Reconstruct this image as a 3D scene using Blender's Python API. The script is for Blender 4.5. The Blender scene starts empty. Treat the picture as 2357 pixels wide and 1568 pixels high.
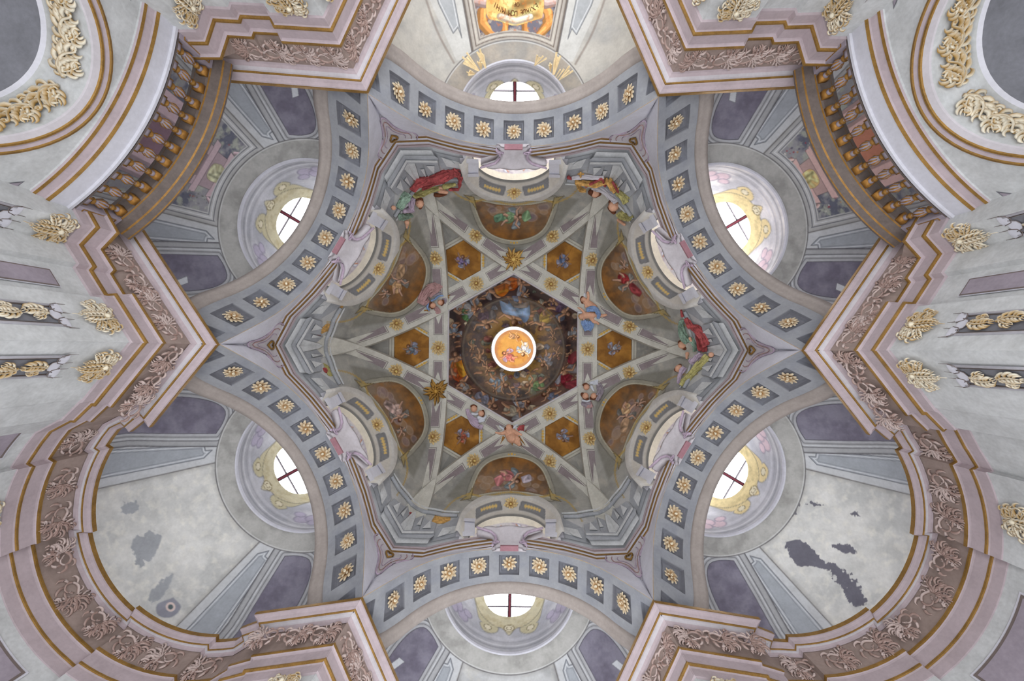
import bpy, math, random
import numpy as np
from mathutils import Vector, Matrix
R = math.radians
sin, cos, pi = math.sin, math.cos, math.pi
scene = bpy.context.scene
col = scene.collection
# ------------------------------------------------------------------ camera, world, light, exposure
F = 1048.0                      # focal length in pixels of the 2357 wide frame
CAMZ = 1.5                      # eye height; all heights "h" below are metres above the eye
cam_d = bpy.data.cameras.new('camera')
cam_d.sensor_fit = 'HORIZONTAL'
cam_d.sensor_width = 36.0
cam_d.lens = F / 2357 * 36
cam_d.shift_x = -8.5 / 2357
cam_d.shift_y = 22.0 / 2357
cam_d.clip_end = 200
cam = bpy.data.objects.new('camera', cam_d)
cam.location = (0.085, 0.048, CAMZ)
cam.rotation_euler = (pi, 0, 0)  # straight up, top of the picture towards -Y
col.objects.link(cam)
scene.camera = cam
w = bpy.data.worlds.new('daylight')
w.use_nodes = True
bg = w.node_tree.nodes['Background']
bg.inputs[0].default_value = (0.965, 0.98, 1.0, 1)
bg.inputs[1].default_value = 2.6
scene.world = w
scene.view_settings.view_transform = 'Standard'
scene.view_settings.look = 'None'
scene.view_settings.exposure = 0.0
scene.view_settings.gamma = 1.0
scene.view_settings.use_curve_mapping = False
PANE = dict(top=18., upper_right=30., lower_right=20., bottom=13., lower_left=13., upper_left=13.)                      # daylight through the small chapel windows
# ------------------------------------------------------------------ helpers: colour, materials
def lin(c):
    return tuple(((v / 255) / 12.92 if v / 255 <= 0.04045 else ((v / 255 + 0.055) / 1.055) ** 2.4) for v in c)
MATS = {}
def plaster(name, c, var=0.16, scale=3.0, rough=0.85, metal=0.0, attr=False, bump=0.15, tint=(0.97, 0.98, 1.0), fine=22):
    """painted plaster: base colour broken by broad and fine noise"""
    if name in MATS: return MATS[name]
    m = bpy.data.materials.new(name); m.use_nodes = True
    nt = m.node_tree; N = nt.nodes; L = nt.links
    b = N['Principled BSDF']
    b.inputs['Roughness'].default_value = rough
    b.inputs['Metallic'].default_value = metal
    b.inputs['Specular IOR Level'].default_value = 0.25
    tc = N.new('ShaderNodeTexCoord')
    geo = N.new('ShaderNodeNewGeometry')
    n1 = N.new('ShaderNodeTexNoise'); n1.inputs['Scale'].default_value = scale; n1.inputs['Detail'].default_value = 6; n1.inputs['Roughness'].default_value = 0.65
    n2 = N.new('ShaderNodeTexNoise'); n2.inputs['Scale'].default_value = fine; n2.inputs['Detail'].default_value = 4
    L.new(geo.outputs['Position'], n1.inputs['Vector']); L.new(geo.outputs['Position'], n2.inputs['Vector'])
    r1 = N.new('ShaderNodeMapRange'); r1.inputs[1].default_value = 0.3; r1.inputs[2].default_value = 0.7
    r1.inputs[3].default_value = 1 - var; r1.inputs[4].default_value = 1 + var
    r2 = N.new('ShaderNodeMapRange'); r2.inputs[1].default_value = 0.3; r2.inputs[2].default_value = 0.7
    r2.inputs[3].default_value = 1 - var * 0.45; r2.inputs[4].default_value = 1 + var * 0.45
    L.new(n1.outputs['Fac'], r1.inputs[0]); L.new(n2.outputs['Fac'], r2.inputs[0])
    mu = N.new('ShaderNodeMath'); mu.operation = 'MULTIPLY'
    L.new(r1.outputs[0], mu.inputs[0]); L.new(r2.outputs[0], mu.inputs[1])
    if attr:
        src = N.new('ShaderNodeAttribute'); src.attribute_name = 'Col'; so = src.outputs['Color']
    else:
        src = N.new('ShaderNodeRGB'); src.outputs[0].default_value = (*lin(c), 1); so = src.outputs[0]
    vm = N.new('ShaderNodeVectorMath'); vm.operation = 'SCALE'
    L.new(so, vm.inputs[0]); L.new(mu.outputs[0], vm.inputs['Scale'])
    mx = N.new('ShaderNodeMix'); mx.data_type = 'RGBA'; mx.blend_type = 'MULTIPLY'
    mx.inputs[7].default_value = (*tint, 1)
    L.new(n1.outputs['Fac'], mx.inputs[0]); L.new(vm.outputs[0], mx.inputs[6])
    L.new(mx.outputs[2], b.inputs['Base Color'])
    if bump:
        bp = N.new('ShaderNodeBump'); bp.inputs['Strength'].default_value = bump; bp.inputs['Distance'].default_value = 0.01
        L.new(n2.outputs['Fac'], bp.inputs['Height']); L.new(bp.outputs[0], b.inputs['Normal'])
    MATS[name] = m
    return m
def glow(name, c, s):
    if name in MATS: return MATS[name]
    m = bpy.data.materials.new(name); m.use_nodes = True
    nt = m.node_tree; nt.nodes.clear()
    e = nt.nodes.new('ShaderNodeEmission'); o = nt.nodes.new('ShaderNodeOutputMaterial')
    e.inputs[0].default_value = (*c, 1); e.inputs[1].default_value = s
    nt.links.new(e.outputs[0], o.inputs[0]); MATS[name] = m
    return m
M = dict(

    grey=plaster('arch_grey', (150, 151, 154)), greyd=plaster('dark_grey_plaster', (122, 122, 128)),
    stone=plaster('stone_plaster', (200, 201, 201)), white=plaster('white_plaster', (210, 209, 217), 0.09),
    pink=plaster('pink_plaster', (184, 169, 173), 0.11), pale=plaster('pale_plaster', (198, 192, 196), 0.10),
    frieze=plaster('frieze_plaster', (158, 140, 132), 0.14), gold=plaster('gold_paint', (146, 111, 56), 0.30, 6, 0.45, 0.25, fine=60),
    brown=plaster('brown_wood', (122, 98, 78), 0.25, 5, 0.5), purple=plaster('mauve_plaster', (160, 150, 160), 0.14),
    bandb=plaster('warm_grey_plaster', (168, 158, 152), 0.12), paint=plaster('fresco_paint', (0, 0, 0), 0.10, 4, attr=True),
    fresco=plaster('deep_fresco_paint', (0, 0, 0), 0.16, 2.0, attr=True, tint=(1, .95, .88)),
    skin=plaster('flesh_paint', (216, 166, 138), 0.14, 7), cream=plaster('cream_gilt', (0, 0, 0), 0.12, 8, 0.5, attr=True),
    red=plaster('red_cloth_paint', (158, 74, 74), 0.5, 9), green=plaster('green_cloth_paint', (134, 156, 138), 0.45, 9),
    blue=plaster('blue_cloth_paint', (125, 150, 190), 0.3, 7), ochre=plaster('ochre_cloth_paint', (200, 156, 92), 0.5, 9),
    olive=plaster('olive_cloth_paint', (168, 160, 104), 0.45, 9), hair=plaster('brown_hair_paint', (105, 62, 42), 0.3, 9),
    lilac=plaster('lilac_paint', (178, 160, 176), 0.2, 7), cloudp=plaster('pink_cloud_paint', (176, 140, 138), 0.25, 5),
    cloudg=plaster('grey_cloud_paint', (150, 140, 148), 0.3, 5), feather=plaster('feather_paint', (205, 208, 216), 0.15, 8),
    lead=plaster('dark_bar', (60, 56, 60), 0.1), redbar=plaster('red_mullion_paint', (120, 50, 60), 0.2, 6),
    amber=plaster('amber_gilt', (158, 112, 52), 0.3, 8, 0.4, 0.2), dull=plaster('grey_fresco', (196, 196, 196), 0.18, 5),
)
# ------------------------------------------------------------------ helpers: meshes and objects
def mesh(name, V, Fc, mats, mi=None, smooth=False, cols=None):
    me = bpy.data.meshes.new(name)
    V = np.asarray(V, dtype=np.float32)
    if isinstance(Fc, np.ndarray) and Fc.ndim == 2:
        n, k = Fc.shape
        me.vertices.add(len(V)); me.vertices.foreach_set('co', V.ravel())
        me.loops.add(n * k); me.loops.foreach_set('vertex_index', Fc.ravel().astype(np.int32))
        me.polygons.add(n); me.polygons.foreach_set('loop_start', np.arange(0, n * k, k, dtype=np.int32))
        me.update(calc_edges=True)
    else:
        me.from_pydata([tuple(map(float, v)) for v in V], [], Fc); me.update()
    for m in (mats if isinstance(mats, (list, tuple)) else [mats]): me.materials.append(m)
    if mi is not None: me.polygons.foreach_set('material_index', np.asarray(mi, dtype=np.int32))
    me.polygons.foreach_set('use_smooth', [smooth] * len(me.polygons))
    if cols is not None:
        a = me.color_attributes.new('Col', 'FLOAT_COLOR', 'POINT')
        c4 = np.ones((len(V), 4), dtype=np.float32); c4[:, :3] = cols
        a.data.foreach_set('color', c4.ravel())
    me.validate(); me.update()
    return me
def obj(name, me, parent=None, loc=None, rz=None, label=None, cat=None, group=None, kind=None):
    o = bpy.data.objects.new(name, me); col.objects.link(o)
    if parent is not None: o.parent = parent
    if loc is not None: o.location = loc
    if rz is not None: o.rotation_euler = (0, 0, rz)
    if label: o['label'] = label
    if cat: o['category'] = cat
    if group: o['group'] = group
    if kind: o['kind'] = kind
    return o
ROT0 = 0.6
def place(o, phi):
    """local frame: x along the wall (anticlockwise in the picture), y outwards, z = height above the eye"""
    o.location = (0, 0, CAMZ); o.rotation_euler = (0, 0, R(phi - 90 + ROT0)); return o
def frame(phi):
    return Matrix.Translation((0, 0, CAMZ)) @ Matrix.Rotation(R(phi - 90 + ROT0), 4, 'Z')
class MB:
    def __init__(s): s.v, s.f, s.m, s.c = [], [], [], []
    def add(s, V, Fc, mi=0, c=None):
        n = len(s.v); s.v += [tuple(v) for v in V]; s.f += [tuple(i + n for i in f) for f in Fc]
        s.m += (mi if isinstance(mi, list) else [mi] * len(Fc))
        if c is not None: s.c += (c if isinstance(c, list) else [c] * len(V))
        return s
    def mesh(s, name, mats, smooth=False):
        return mesh(name, s.v, s.f, mats, s.m, smooth, np.array(s.c) if s.c else None)
    def xf(s, M4):
        s.v = [tuple(M4 @ Vector(v)) for v in s.v]; return s
def box(mb, cx, cy, cz, sx, sy, sz, mi=0, rz=0.0, c=None, M4=None):
    P = [(x * sx / 2, y * sy / 2, z * sz / 2) for z in (-1, 1) for y in (-1, 1) for x in (-1, 1)]
    ca, sa = cos(rz), sin(rz)
    P = [(cx + x * ca - y * sa, cy + x * sa + y * ca, cz + z) for x, y, z in P]
    if M4 is not None: P = [tuple(M4 @ Vector(p)) for p in P]
    mb.add(P, [(0, 2, 3, 1), (4, 5, 7, 6), (0, 1, 5, 4), (2, 6, 7, 3), (0, 4, 6, 2), (1, 3, 7, 5)], mi, c)
def gridf(nu, nv, wrap=False):
    i = np.arange(nv - 1)[:, None]; j = np.arange(nu if wrap else nu - 1)[None, :]
    a = i * nu + j; b = i * nu + (j + 1) % nu; c = (i + 1) * nu + (j + 1) % nu; d = (i + 1) * nu + j
    return np.stack([a, b, c, d], -1).reshape(-1, 4)
def offset(path, d):
    """offset a plan polyline to its left by d with mitred corners"""
    out = []; n = len(path)
    for i in range(n):
        nn = []
        for a, b in ((i - 1, i), (i, i + 1)):
            if 0 <= a and b < n:
                dx, dy = path[b][0] - path[a][0], path[b][1] - path[a][1]
                l = math.hypot(dx, dy) or 1e-9; nn.append((-dy / l, dx / l))
        if len(nn) == 1: m = nn[0]; s = 1
        else:
            m = (nn[0][0] + nn[1][0], nn[0][1] + nn[1][1]); l = math.hypot(*m) or 1e-9
            m = (m[0] / l, m[1] / l); s = 1 / max(0.35, m[0] * nn[0][0] + m[1] * nn[0][1])
        out.append((path[i][0] + m[0] * d * s, path[i][1] + m[1] * d * s))
    return out
def sweep(mb, path, prof):
    """prof: list of (d behind the path, h, material of the face that follows)"""
    n = len(path); V = []
    for d, h, _ in prof:
        V += [(x, y, h) for x, y in offset(path, d)]
    Fs, ms = [], []
    for k in range(len(prof) - 1):
        for i in range(n - 1):
            Fs.append((k * n + i, k * n + i + 1, (k + 1) * n + i + 1, (k + 1) * n + i)); ms.append(prof[k][2])
    mb.add(V, Fs, ms)
def tube(mb, pts, rad, seg=8, mi=0, flat=1.0, nrm=None, c=None, cap=True):
    """tapered tube; flat<1 squashes it along nrm"""
    pts = [Vector(p) for p in pts]; n = len(pts); V = []; C = []
    for i, p in enumerate(pts):
        t = (pts[min(i + 1, n - 1)] - pts[max(i - 1, 0)]); t = t.normalized() if t.length > 1e-9 else Vector((1, 0, 0))
        a = Vector(nrm) if nrm is not None else (Vector((0, 0, 1)) if abs(t.z) < 0.9 else Vector((1, 0, 0)))
        b = t.cross(a); b = b.normalized() if b.length > 1e-6 else Vector((0, 1, 0)); a2 = b.cross(t).normalized()
        r = rad[i] if hasattr(rad, '__len__') else rad
        for k in range(seg):
            th = 2 * pi * k / seg
            V.append(p + b * (r * cos(th)) + a2 * (r * flat * sin(th)))
            if c is not None:
                f = 0.5 + 0.5 * cos(th); cc = c[0] if f < 0.5 else c[1]; q = abs(2 * f - 1)
                C.append(tuple(x * q + (y + z) / 2 * (1 - q) for x, y, z in zip(cc, c[0], c[1])))
    Fs = [(i * seg + k, i * seg + (k + 1) % seg, (i + 1) * seg + (k + 1) % seg, (i + 1) * seg + k) for i in range(n - 1) for k in range(seg)]
    if cap: Fs += [tuple(range(seg))[::-1], tuple((n - 1) * seg + k for k in range(seg))]
    mb.add(V, Fs, mi, C if c is not None else None)
def lathe(mb, prof, seg=12, M4=None, sq=False):
    """prof: (radius, z, material); turned about z"""
    V = []
    for r, z, _ in prof:
        for k in range(seg):
            th = 2 * pi * (k + 0.5) / seg; V.append((r * cos(th), r * sin(th), z))
    if M4 is not None: V = [tuple(M4 @ Vector(v)) for v in V]
    Fs, ms = [], []
    for i in range(len(prof) - 1):
        for k in range(seg):
            Fs.append((i * seg + k, i * seg + (k + 1) % seg, (i + 1) * seg + (k + 1) % seg, (i + 1) * seg + k)); ms.append(prof[i][2])
    Fs += [tuple(range(seg))[::-1], tuple((len(prof) - 1) * seg + k for k in range(seg))]; ms += [prof[0][2], prof[-1][2]]
    mb.add(V, Fs, ms)
def ball(mb, c, r, mi=0, nu=10, nv=7, M4=None, cc=None):
    r = r if hasattr(r, '__len__') else (r, r, r); V = []
    for j in range(nv):
        a = pi * j / (nv - 1)
        for i in range(nu):
            b = 2 * pi * i / nu; p = Vector((r[0] * sin(a) * cos(b), r[1] * sin(a) * sin(b), r[2] * cos(a)))
            if M4 is not None: p = M4 @ p
            V.append(p + Vector(c))
    mb.add(V, [tuple(x) for x in gridf(nu, nv, True).tolist()], mi, cc)
def spline(pts, n=8):
    """Catmull-Rom through points"""
    P = [np.array(p, float) for p in pts]; P = [2 * P[0] - P[1]] + P + [2 * P[-1] - P[-2]]; out = []
    for i in range(1, len(P) - 2):
        for k in range(n):
            t = k / n
            out.append(0.5 * ((2 * P[i]) + (P[i + 1] - P[i - 1]) * t + (2 * P[i - 1] - 5 * P[i] + 4 * P[i + 1] - P[i + 2]) * t * t + (3 * P[i] - P[i - 1] - 3 * P[i + 1] + P[i + 2]) * t ** 3))
    out.append(P[-2]); return out
# ------------------------------------------------------------------ helpers: painting on dense meshes (colours per vertex)
def sdp(P, poly):
    """signed distance to a polygon, negative inside"""
    poly = np.asarray(poly, float); d = np.full(len(P), 1e18); ins = np.zeros(len(P), bool)
    for i in range(len(poly)):
        a = poly[i]; b = poly[i - 1]; e = b - a; w_ = P - a
        t = np.clip((w_ @ e) / max(e @ e, 1e-9), 0, 1); q = w_ - t[:, None] * e
        d = np.minimum(d, (q * q).sum(1))
        c1 = (a[1] > P[:, 1]) != (b[1] > P[:, 1])
        with np.errstate(divide='ignore', invalid='ignore'):
            c2 = P[:, 0] < (b[0] - a[0]) * (P[:, 1] - a[1]) / (b[1] - a[1] + 1e-12) + a[0]
        ins ^= (c1 & c2)
    return np.sqrt(d) * np.where(ins, -1, 1)
def sdl(P, pts, r0=0, r1=None):
    """distance to a polyline minus a tapering radius, and the signed side"""
    pts = np.asarray(pts, float); r1 = r0 if r1 is None else r1; n = len(pts) - 1
    best = np.full(len(P), 1e18); side = np.zeros(len(P))
    for i in range(n):
        a, b = pts[i], pts[i + 1]; e = b - a; w_ = P - a; t = np.clip((w_ @ e) / max(e @ e, 1e-9), 0, 1)
        q = w_ - t[:, None] * e; r = r0 + (r1 - r0) * (i + t) / n; dd = np.sqrt((q * q).sum(1)) - r
        s = (e[0] * w_[:, 1] - e[1] * w_[:, 0]) / (math.hypot(*e) + 1e-9)
        m = dd < best; best[m] = dd[m]; side[m] = s[m]
    return best, side
def fill(C, d, c, soft=1.4, op=1.0):
    a = (np.clip(0.5 - d / soft, 0, 1) * op)[:, None]; C += (np.array(lin(c)) - C) * a
def line(C, d, w_, c, soft=1.2, op=1.0): fill(C, np.abs(d) - w_ / 2, c, soft, op)
RNG = np.random.RandomState(7)
_T = RNG.rand(256, 256)
def vnoise(P, s):
    x = P[:, 0] / s + 37.3; y = P[:, 1] / s + 11.7; xi = np.floor(x).astype(int); yi = np.floor(y).astype(int)
    fx = x - xi; fy = y - yi; fx = fx * fx * (3 - 2 * fx); fy = fy * fy * (3 - 2 * fy)
    g = lambda a, b: _T[a & 255, b & 255]
    return (g(xi, yi) * (1 - fx) + g(xi + 1, yi) * fx) * (1 - fy) + (g(xi, yi + 1) * (1 - fx) + g(xi + 1, yi + 1) * fx) * fy
def fbm(P, s, o=4):
    v = 0; a = 0.5; t = 0
    for k in range(o): v = v + a * vnoise(P + k * 17.1, s / 2 ** k); t += a; a *= 0.55
    return v / t
def mixn(C, P, s, c, lo=0.45, hi=0.7, op=0.6):
    n = np.clip((fbm(P, s) - lo) / (hi - lo), 0, 1) * op; C += (np.array(lin(c)) - C) * n[:, None]
def limb(C, P, pts, r0, r1, c, lit=(0.6, -0.8)):
    """a brush stroke modelled like a limb: dark outline, mid tone, lit flank"""
    sel = (P[:, 0] > min(p[0] for p in pts) - r0 * 2 - 3) & (P[:, 0] < max(p[0] for p in pts) + r0 * 2 + 3) & (P[:, 1] > min(p[1] for p in pts) - r0 * 2 - 3) & (P[:, 1] < max(p[1] for p in pts) + r0 * 2 + 3)
    if not sel.any(): return
    Q = P[sel]; D = C[sel]; d, s = sdl(Q, pts, r0, r1)
    fill(D, d - 0.8, tuple(x * 0.35 for x in c), 2.0, 0.55); fill(D, d, tuple(x * 0.72 for x in c), 1.2)
    off = np.array(lit) * r0 * 0.35; d2, _ = sdl(Q + off, pts, r0 * 0.68, r1 * 0.6); fill(D, d2, c, 2.0, 0.9)
    d3, _ = sdl(Q + off * 1.8, pts, r0 * 0.25, r1 * 0.2); fill(D, d3, tuple(min(255, x * 1.18 + 12) for x in c), 2.0, 0.7)
    C[sel] = D
def cloth(C, P, poly, c, folds=4, seed=0):
    """drapery: blob outline, folds as lighter and darker streaks"""
    poly = np.array(poly, float); lo = poly.min(0) - 6; hi = poly.max(0) + 6
    sel = (P[:, 0] > lo[0]) & (P[:, 0] < hi[0]) & (P[:, 1] > lo[1]) & (P[:, 1] < hi[1])
    if not sel.any(): return
    Q = P[sel]; D = C[sel]; d = sdp(Q, spline(list(poly) + [poly[0]], 5)[:-1])
    fill(D, d - 0.8, tuple(x * 0.4 for x in c), 2.5, 0.6); fill(D, d, c, 1.4)
    rr = random.Random(seed); ctr = poly.mean(0); size = max(hi - lo)
    for k in range(folds):
        a = rr.choice(range(len(poly))); p0 = poly[a] * 0.8 + ctr * 0.2; p1 = poly[(a + len(poly) // 2 + rr.choice((-1, 0, 1))) % len(poly)] * 0.8 + ctr * 0.2
        md = (p0 + p1) / 2 + np.array([rr.uniform(-.15, .15), rr.uniform(-.15, .15)]) * size
        ln, _ = sdl(Q, spline([p0, md, p1], 5), size * 0.05, size * 0.02)
        cc = tuple(x * 0.55 for x in c) if k % 2 else tuple(min(255, x * 1.3 + 20) for x in c)
        e = D.copy(); fill(e, ln, cc, size * 0.08 + 1, 0.75); m = (d < 0); D[m] = e[m]
    C[sel] = D
SK = (214, 160, 128)
def putto(C, P, x, y, a, s, cl=(150, 60, 50), seed=0, skin=SK, wing=(150, 155, 165), adult=False):
    """a flying figure: wings, drapery, legs, torso, arms, head with hair; a = direction of the head"""
    rr = random.Random(seed); A = R(a)
    def T(u, v): return (x + s * (u * cos(A) - v * sin(A)), y + s * (u * sin(A) + v * cos(A)))
    k = rr.choice((-1, 1))
    if wing:
        for q in (-1, 1):
            cloth(C, P, [T(.25, .1 * q), T(.5, .55 * q), T(.15, .95 * q), T(-.35, .9 * q), T(-.1, .4 * q)], wing, 3, seed + 5)
    l1 = rr.uniform(.2, .6) * k; l2 = -rr.uniform(.1, .5) * k
    if cl: cloth(C, P, [T(.15, .35 * k), T(-.3, .6 * k), T(-.95, .45 * k), T(-1.05, -.05 * k), T(-.7, -.35 * k), T(-.2, -.3 * k)], cl, 5, seed)
    limb(C, P, [T(-.35, .1 * k), T(-.75, l1), T(-1.15, l1 * .5 + .1 * k)], .15 * s, .07 * s, skin)
    limb(C, P, [T(-.35, -.1 * k), T(-.85, l2), T(-1.2, l2 - .3 * k)], .15 * s, .07 * s, skin)
    limb(C, P, [T(.3, 0), T(0, .03 * k), T(-.35, 0)], .23 * s, .19 * s, skin)
    limb(C, P, [T(.3, .18 * k), T(.35, .6 * k), T(.7, .85 * k)], .1 * s, .05 * s, skin)
    limb(C, P, [T(.3, -.18 * k), T(.05, -.6 * k), T(.3, -.95 * k)], .1 * s, .05 * s, skin)
    if cl: cloth(C, P, [T(.05, .2 * k), T(-.15, .3 * k), T(-.5, .22 * k), T(-.5, -.2 * k), T(-.1, -.25 * k)], cl, 3, seed + 9)
    hr = .17 if adult else .21
    limb(C, P, [T(.55, .04 * k), T(.62, .05 * k)], hr * s * 1.12, hr * s * 1.1, (110, 66, 44)); limb(C, P, [T(.53, -.04 * k), T(.6, -.05 * k)], hr * s * .75, hr * s * .7, skin)
# ------------------------------------------------------------------ the plan: hexagon of six piers, six chapels
SIDES = {'top': -90, 'upper_right': -30, 'lower_right': 30, 'bottom': 90, 'lower_left': 150, 'upper_left': 210}
PIERS = {'right': 0, 'lower_right': 60, 'lower_left': 120, 'left': 180, 'upper_left': 240, 'upper_right': 300}
WHERE = {'top': 'the altar chapel', 'bottom': 'the entrance chapel', 'upper_left': 'the upper left gallery chapel', 'upper_right': 'the upper right gallery chapel',
         'lower_left': 'the lower left round apse', 'lower_right': 'the lower right round apse'}
# piers and entablature ------------------------------------------------------------
ENT = [M['pink'], M['gold'], M['pale'], M['frieze'], M['stone'], M['white']]
UP = [(.62, 7.32, 5), (0, 7.32, 1), (0, 7.262, 1), (.004, 7.245, 0), (.012, 7.225, 0), (.03, 7.215, 0), (.055, 7.195, 0), (.075, 7.165, 0), (.088, 7.150, 1),
      (.092, 7.135, 1), (.112, 7.130, 2), (.114, 7.150, 2), (.15, 7.150, 2), (.19, 7.135, 0), (.225, 7.11, 0), (.245, 7.08, 3), (.245, 6.9, 3)]
LO = [(.262, 7.10, 3), (.285, 6.60, 1), (.247, 6.595, 1), (.244, 6.56, 1), (.252, 6.54, 0), (.272, 6.53, 0), (.283, 6.51, 0), (.285, 6.325, 1), (.275, 6.32, 1),
      (.275, 6.292, 1), (.305, 6.285, 0), (.318, 6.265, 0), (.320, 6.12, 0), (.352, 6.115, 4), (.352, -1.5, 4)]
ALL = UP[:-1] + LO
def lo_prof(wall=True): return [(d - .352, h, m) for d, h, m in LO]
def leg(kind, s):
    """wall-line plan of one leg of a pier, from the tip outwards, (x, y) in the pier frame"""
    up = [(0, 5.10), (s * 2.05, 5.10 + 1.38)]
    if kind == 'gallery':
        lo = [(0, 5.10), (.60, 5.49), (.59, 5.62), (1.0, 5.88), (1.055, 5.83), (1.35, 6.02), (1.60, 5.79), (1.95, 5.99)]
        lo = [(s * x, y) for x, y in lo]
    elif kind == 'plain':
        lo = [(0, 5.10), (s * 1.9, 6.48)]; up = [(0, 5.10), (s * 1.9, 6.48)]
    else: lo = up = None
    return up, lo
AVC = {'lower_left': 5.39, 'lower_right': 5.2}; RB = 2.05            # round apses: centre of the plan circle and radius of the cornice edge
def apse_path(VC):
    """cornice edge of an apse in the side frame, from the pier tip at u<0 round to the tip at u>0"""
    def half(s):
        q = [(4.67, 0), (5.74, 1.344), (5.82, 1.234), (6.05, 1.42), (6.12, 1.33)]
        return [(s * (a * .5 - b * .866), a * .866 + b * .5) for a, b in q]
    pts = half(-1)
    def arc(r, a0, a1, n): return [(r * sin(R(a0 + (a1 - a0) * i / n)), VC + r * cos(R(a0 + (a1 - a0) * i / n))) for i in range(n + 1)]
    e = math.degrees(math.atan2(1.95, 5.99 - VC)) - 3
    pts += arc(RB, -e, -61, 2) + arc(RB - .08, -61, -20.5, 10) + arc(RB, -20.5, 20.5, 10) + arc(RB - .08, 20.5, 61, 10) + arc(RB, 61, e, 2)
    g = lambda s, k: (s * (4.67 + k[1]) * .5 + s * k[0] * .866, (4.67 + k[1]) * .866 - k[0] * .5)
    return pts + half(1)[::-1]
def apse_rows(VC, ghosts):
    p = apse_path(VC); f = lambda s, kd: (lambda b, a: (s * (a * .5 + b * .866), a * .866 - b * .5))(1.0, 4.67 + (.673 if kd == 'gallery' else .726))
    p = [f(-1, ghosts[0])] + p + [f(1, ghosts[1])]
    out = []; n = len(p)
    for d, _, _ in ALL:
        a, b = offset(p, d), offset(p, d * .55); q = []
        for i in range(1, n - 1):
            e = min(i, n - 1 - i); f = max(0, min(1, (e - 2) / 4)); q.append((a[i][0] * (1 - f) + b[i][0] * f, a[i][1] * (1 - f) + b[i][1] * f))
        out.append(q)
    return out
LEGS = {'left': ('gallery', 'apse'), 'upper_left': ('plain', 'gallery'), 'upper_right': ('gallery', 'plain'), 'right': ('apse', 'gallery'),
        'lower_right': ('plain', 'apse'), 'lower_left': ('apse', 'plain')}
for n, (nm, (kcw, kccw)) in enumerate(LEGS.items(), 1):
    phi = PIERS[nm]; mb = MB()
    cw_up, cw_lo = leg(kcw, -1); cc_up, cc_lo = leg(kccw, 1)
    def cont(a, b): # tip to tip through the corner; an apse leg is handled by the ring, only a short stub goes on
        if a is None: a = [(0, 5.10), (-1.2, 5.10 + 1.2 * .796)]
        if b is None: b = [(0, 5.10), (1.2, 5.10 + 1.2 * .796)]
        return a[::-1][:-1] + b
    lo = cont(cw_lo, cc_lo); k = lo.index((0, 5.10))
    US = {'gallery': [.60, .64, 1.0, 1.06, 1.35, 1.55, 1.95], 'plain': [1.9], 'apse': [1.2]}
    SL = {'gallery': .673, 'plain': .726, 'apse': .796}
    up = [(-x, 5.10 + x * SL[kcw]) for x in US[kcw][::-1]] + [(0, 5.10)] + [(x, 5.10 + x * SL[kccw]) for x in US[kccw]]
    rows = [(offset(up, d - .352), h, m) for d, h, m in UP] + [(offset(lo, d - .352), h, m) for d, h, m in LO[1:]]
    rng_ = range(0, k + 1) if kccw == 'apse' else (range(k, len(lo)) if kcw == 'apse' else range(len(lo)))
    V = [(o[i][0], o[i][1], h) for o, h, _ in rows for i in rng_]; m = len(rng_)
    Fs = [(a * m + i, a * m + i + 1, (a + 1) * m + i + 1, (a + 1) * m + i) for a in range(len(rows) - 1) for i in range(m - 1)]
    mb.add(V, Fs, [rows[a][2] for a in range(len(rows) - 1) for i in range(m - 1)])
    o = obj('wall_pier_' + nm, mb.mesh('wall_pier', ENT), kind='structure', label='painted %s pier with pink and gold entablature' % nm.replace('_', ' '))
    place(o, phi)
for nm in ('lower_left', 'lower_right'):
    mb = MB(); rows = apse_rows(AVC[nm], ('plain', 'gallery') if nm == 'lower_left' else ('gallery', 'plain')); m = len(rows[0])
    mb.add([(x, y, ALL[k][1]) for k, r_ in enumerate(rows) for x, y in r_], [tuple(x) for x in gridf(m, len(rows)).tolist()], [ALL[k][2] for k in range(len(rows) - 1) for _ in range(m - 1)])
    o = obj('wall_apse_' + nm, mb.mesh('wall_apse', ENT), kind='structure', label='curved pink and gold entablature and wall of %s' % WHERE[nm]); place(o, SIDES[nm])
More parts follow.
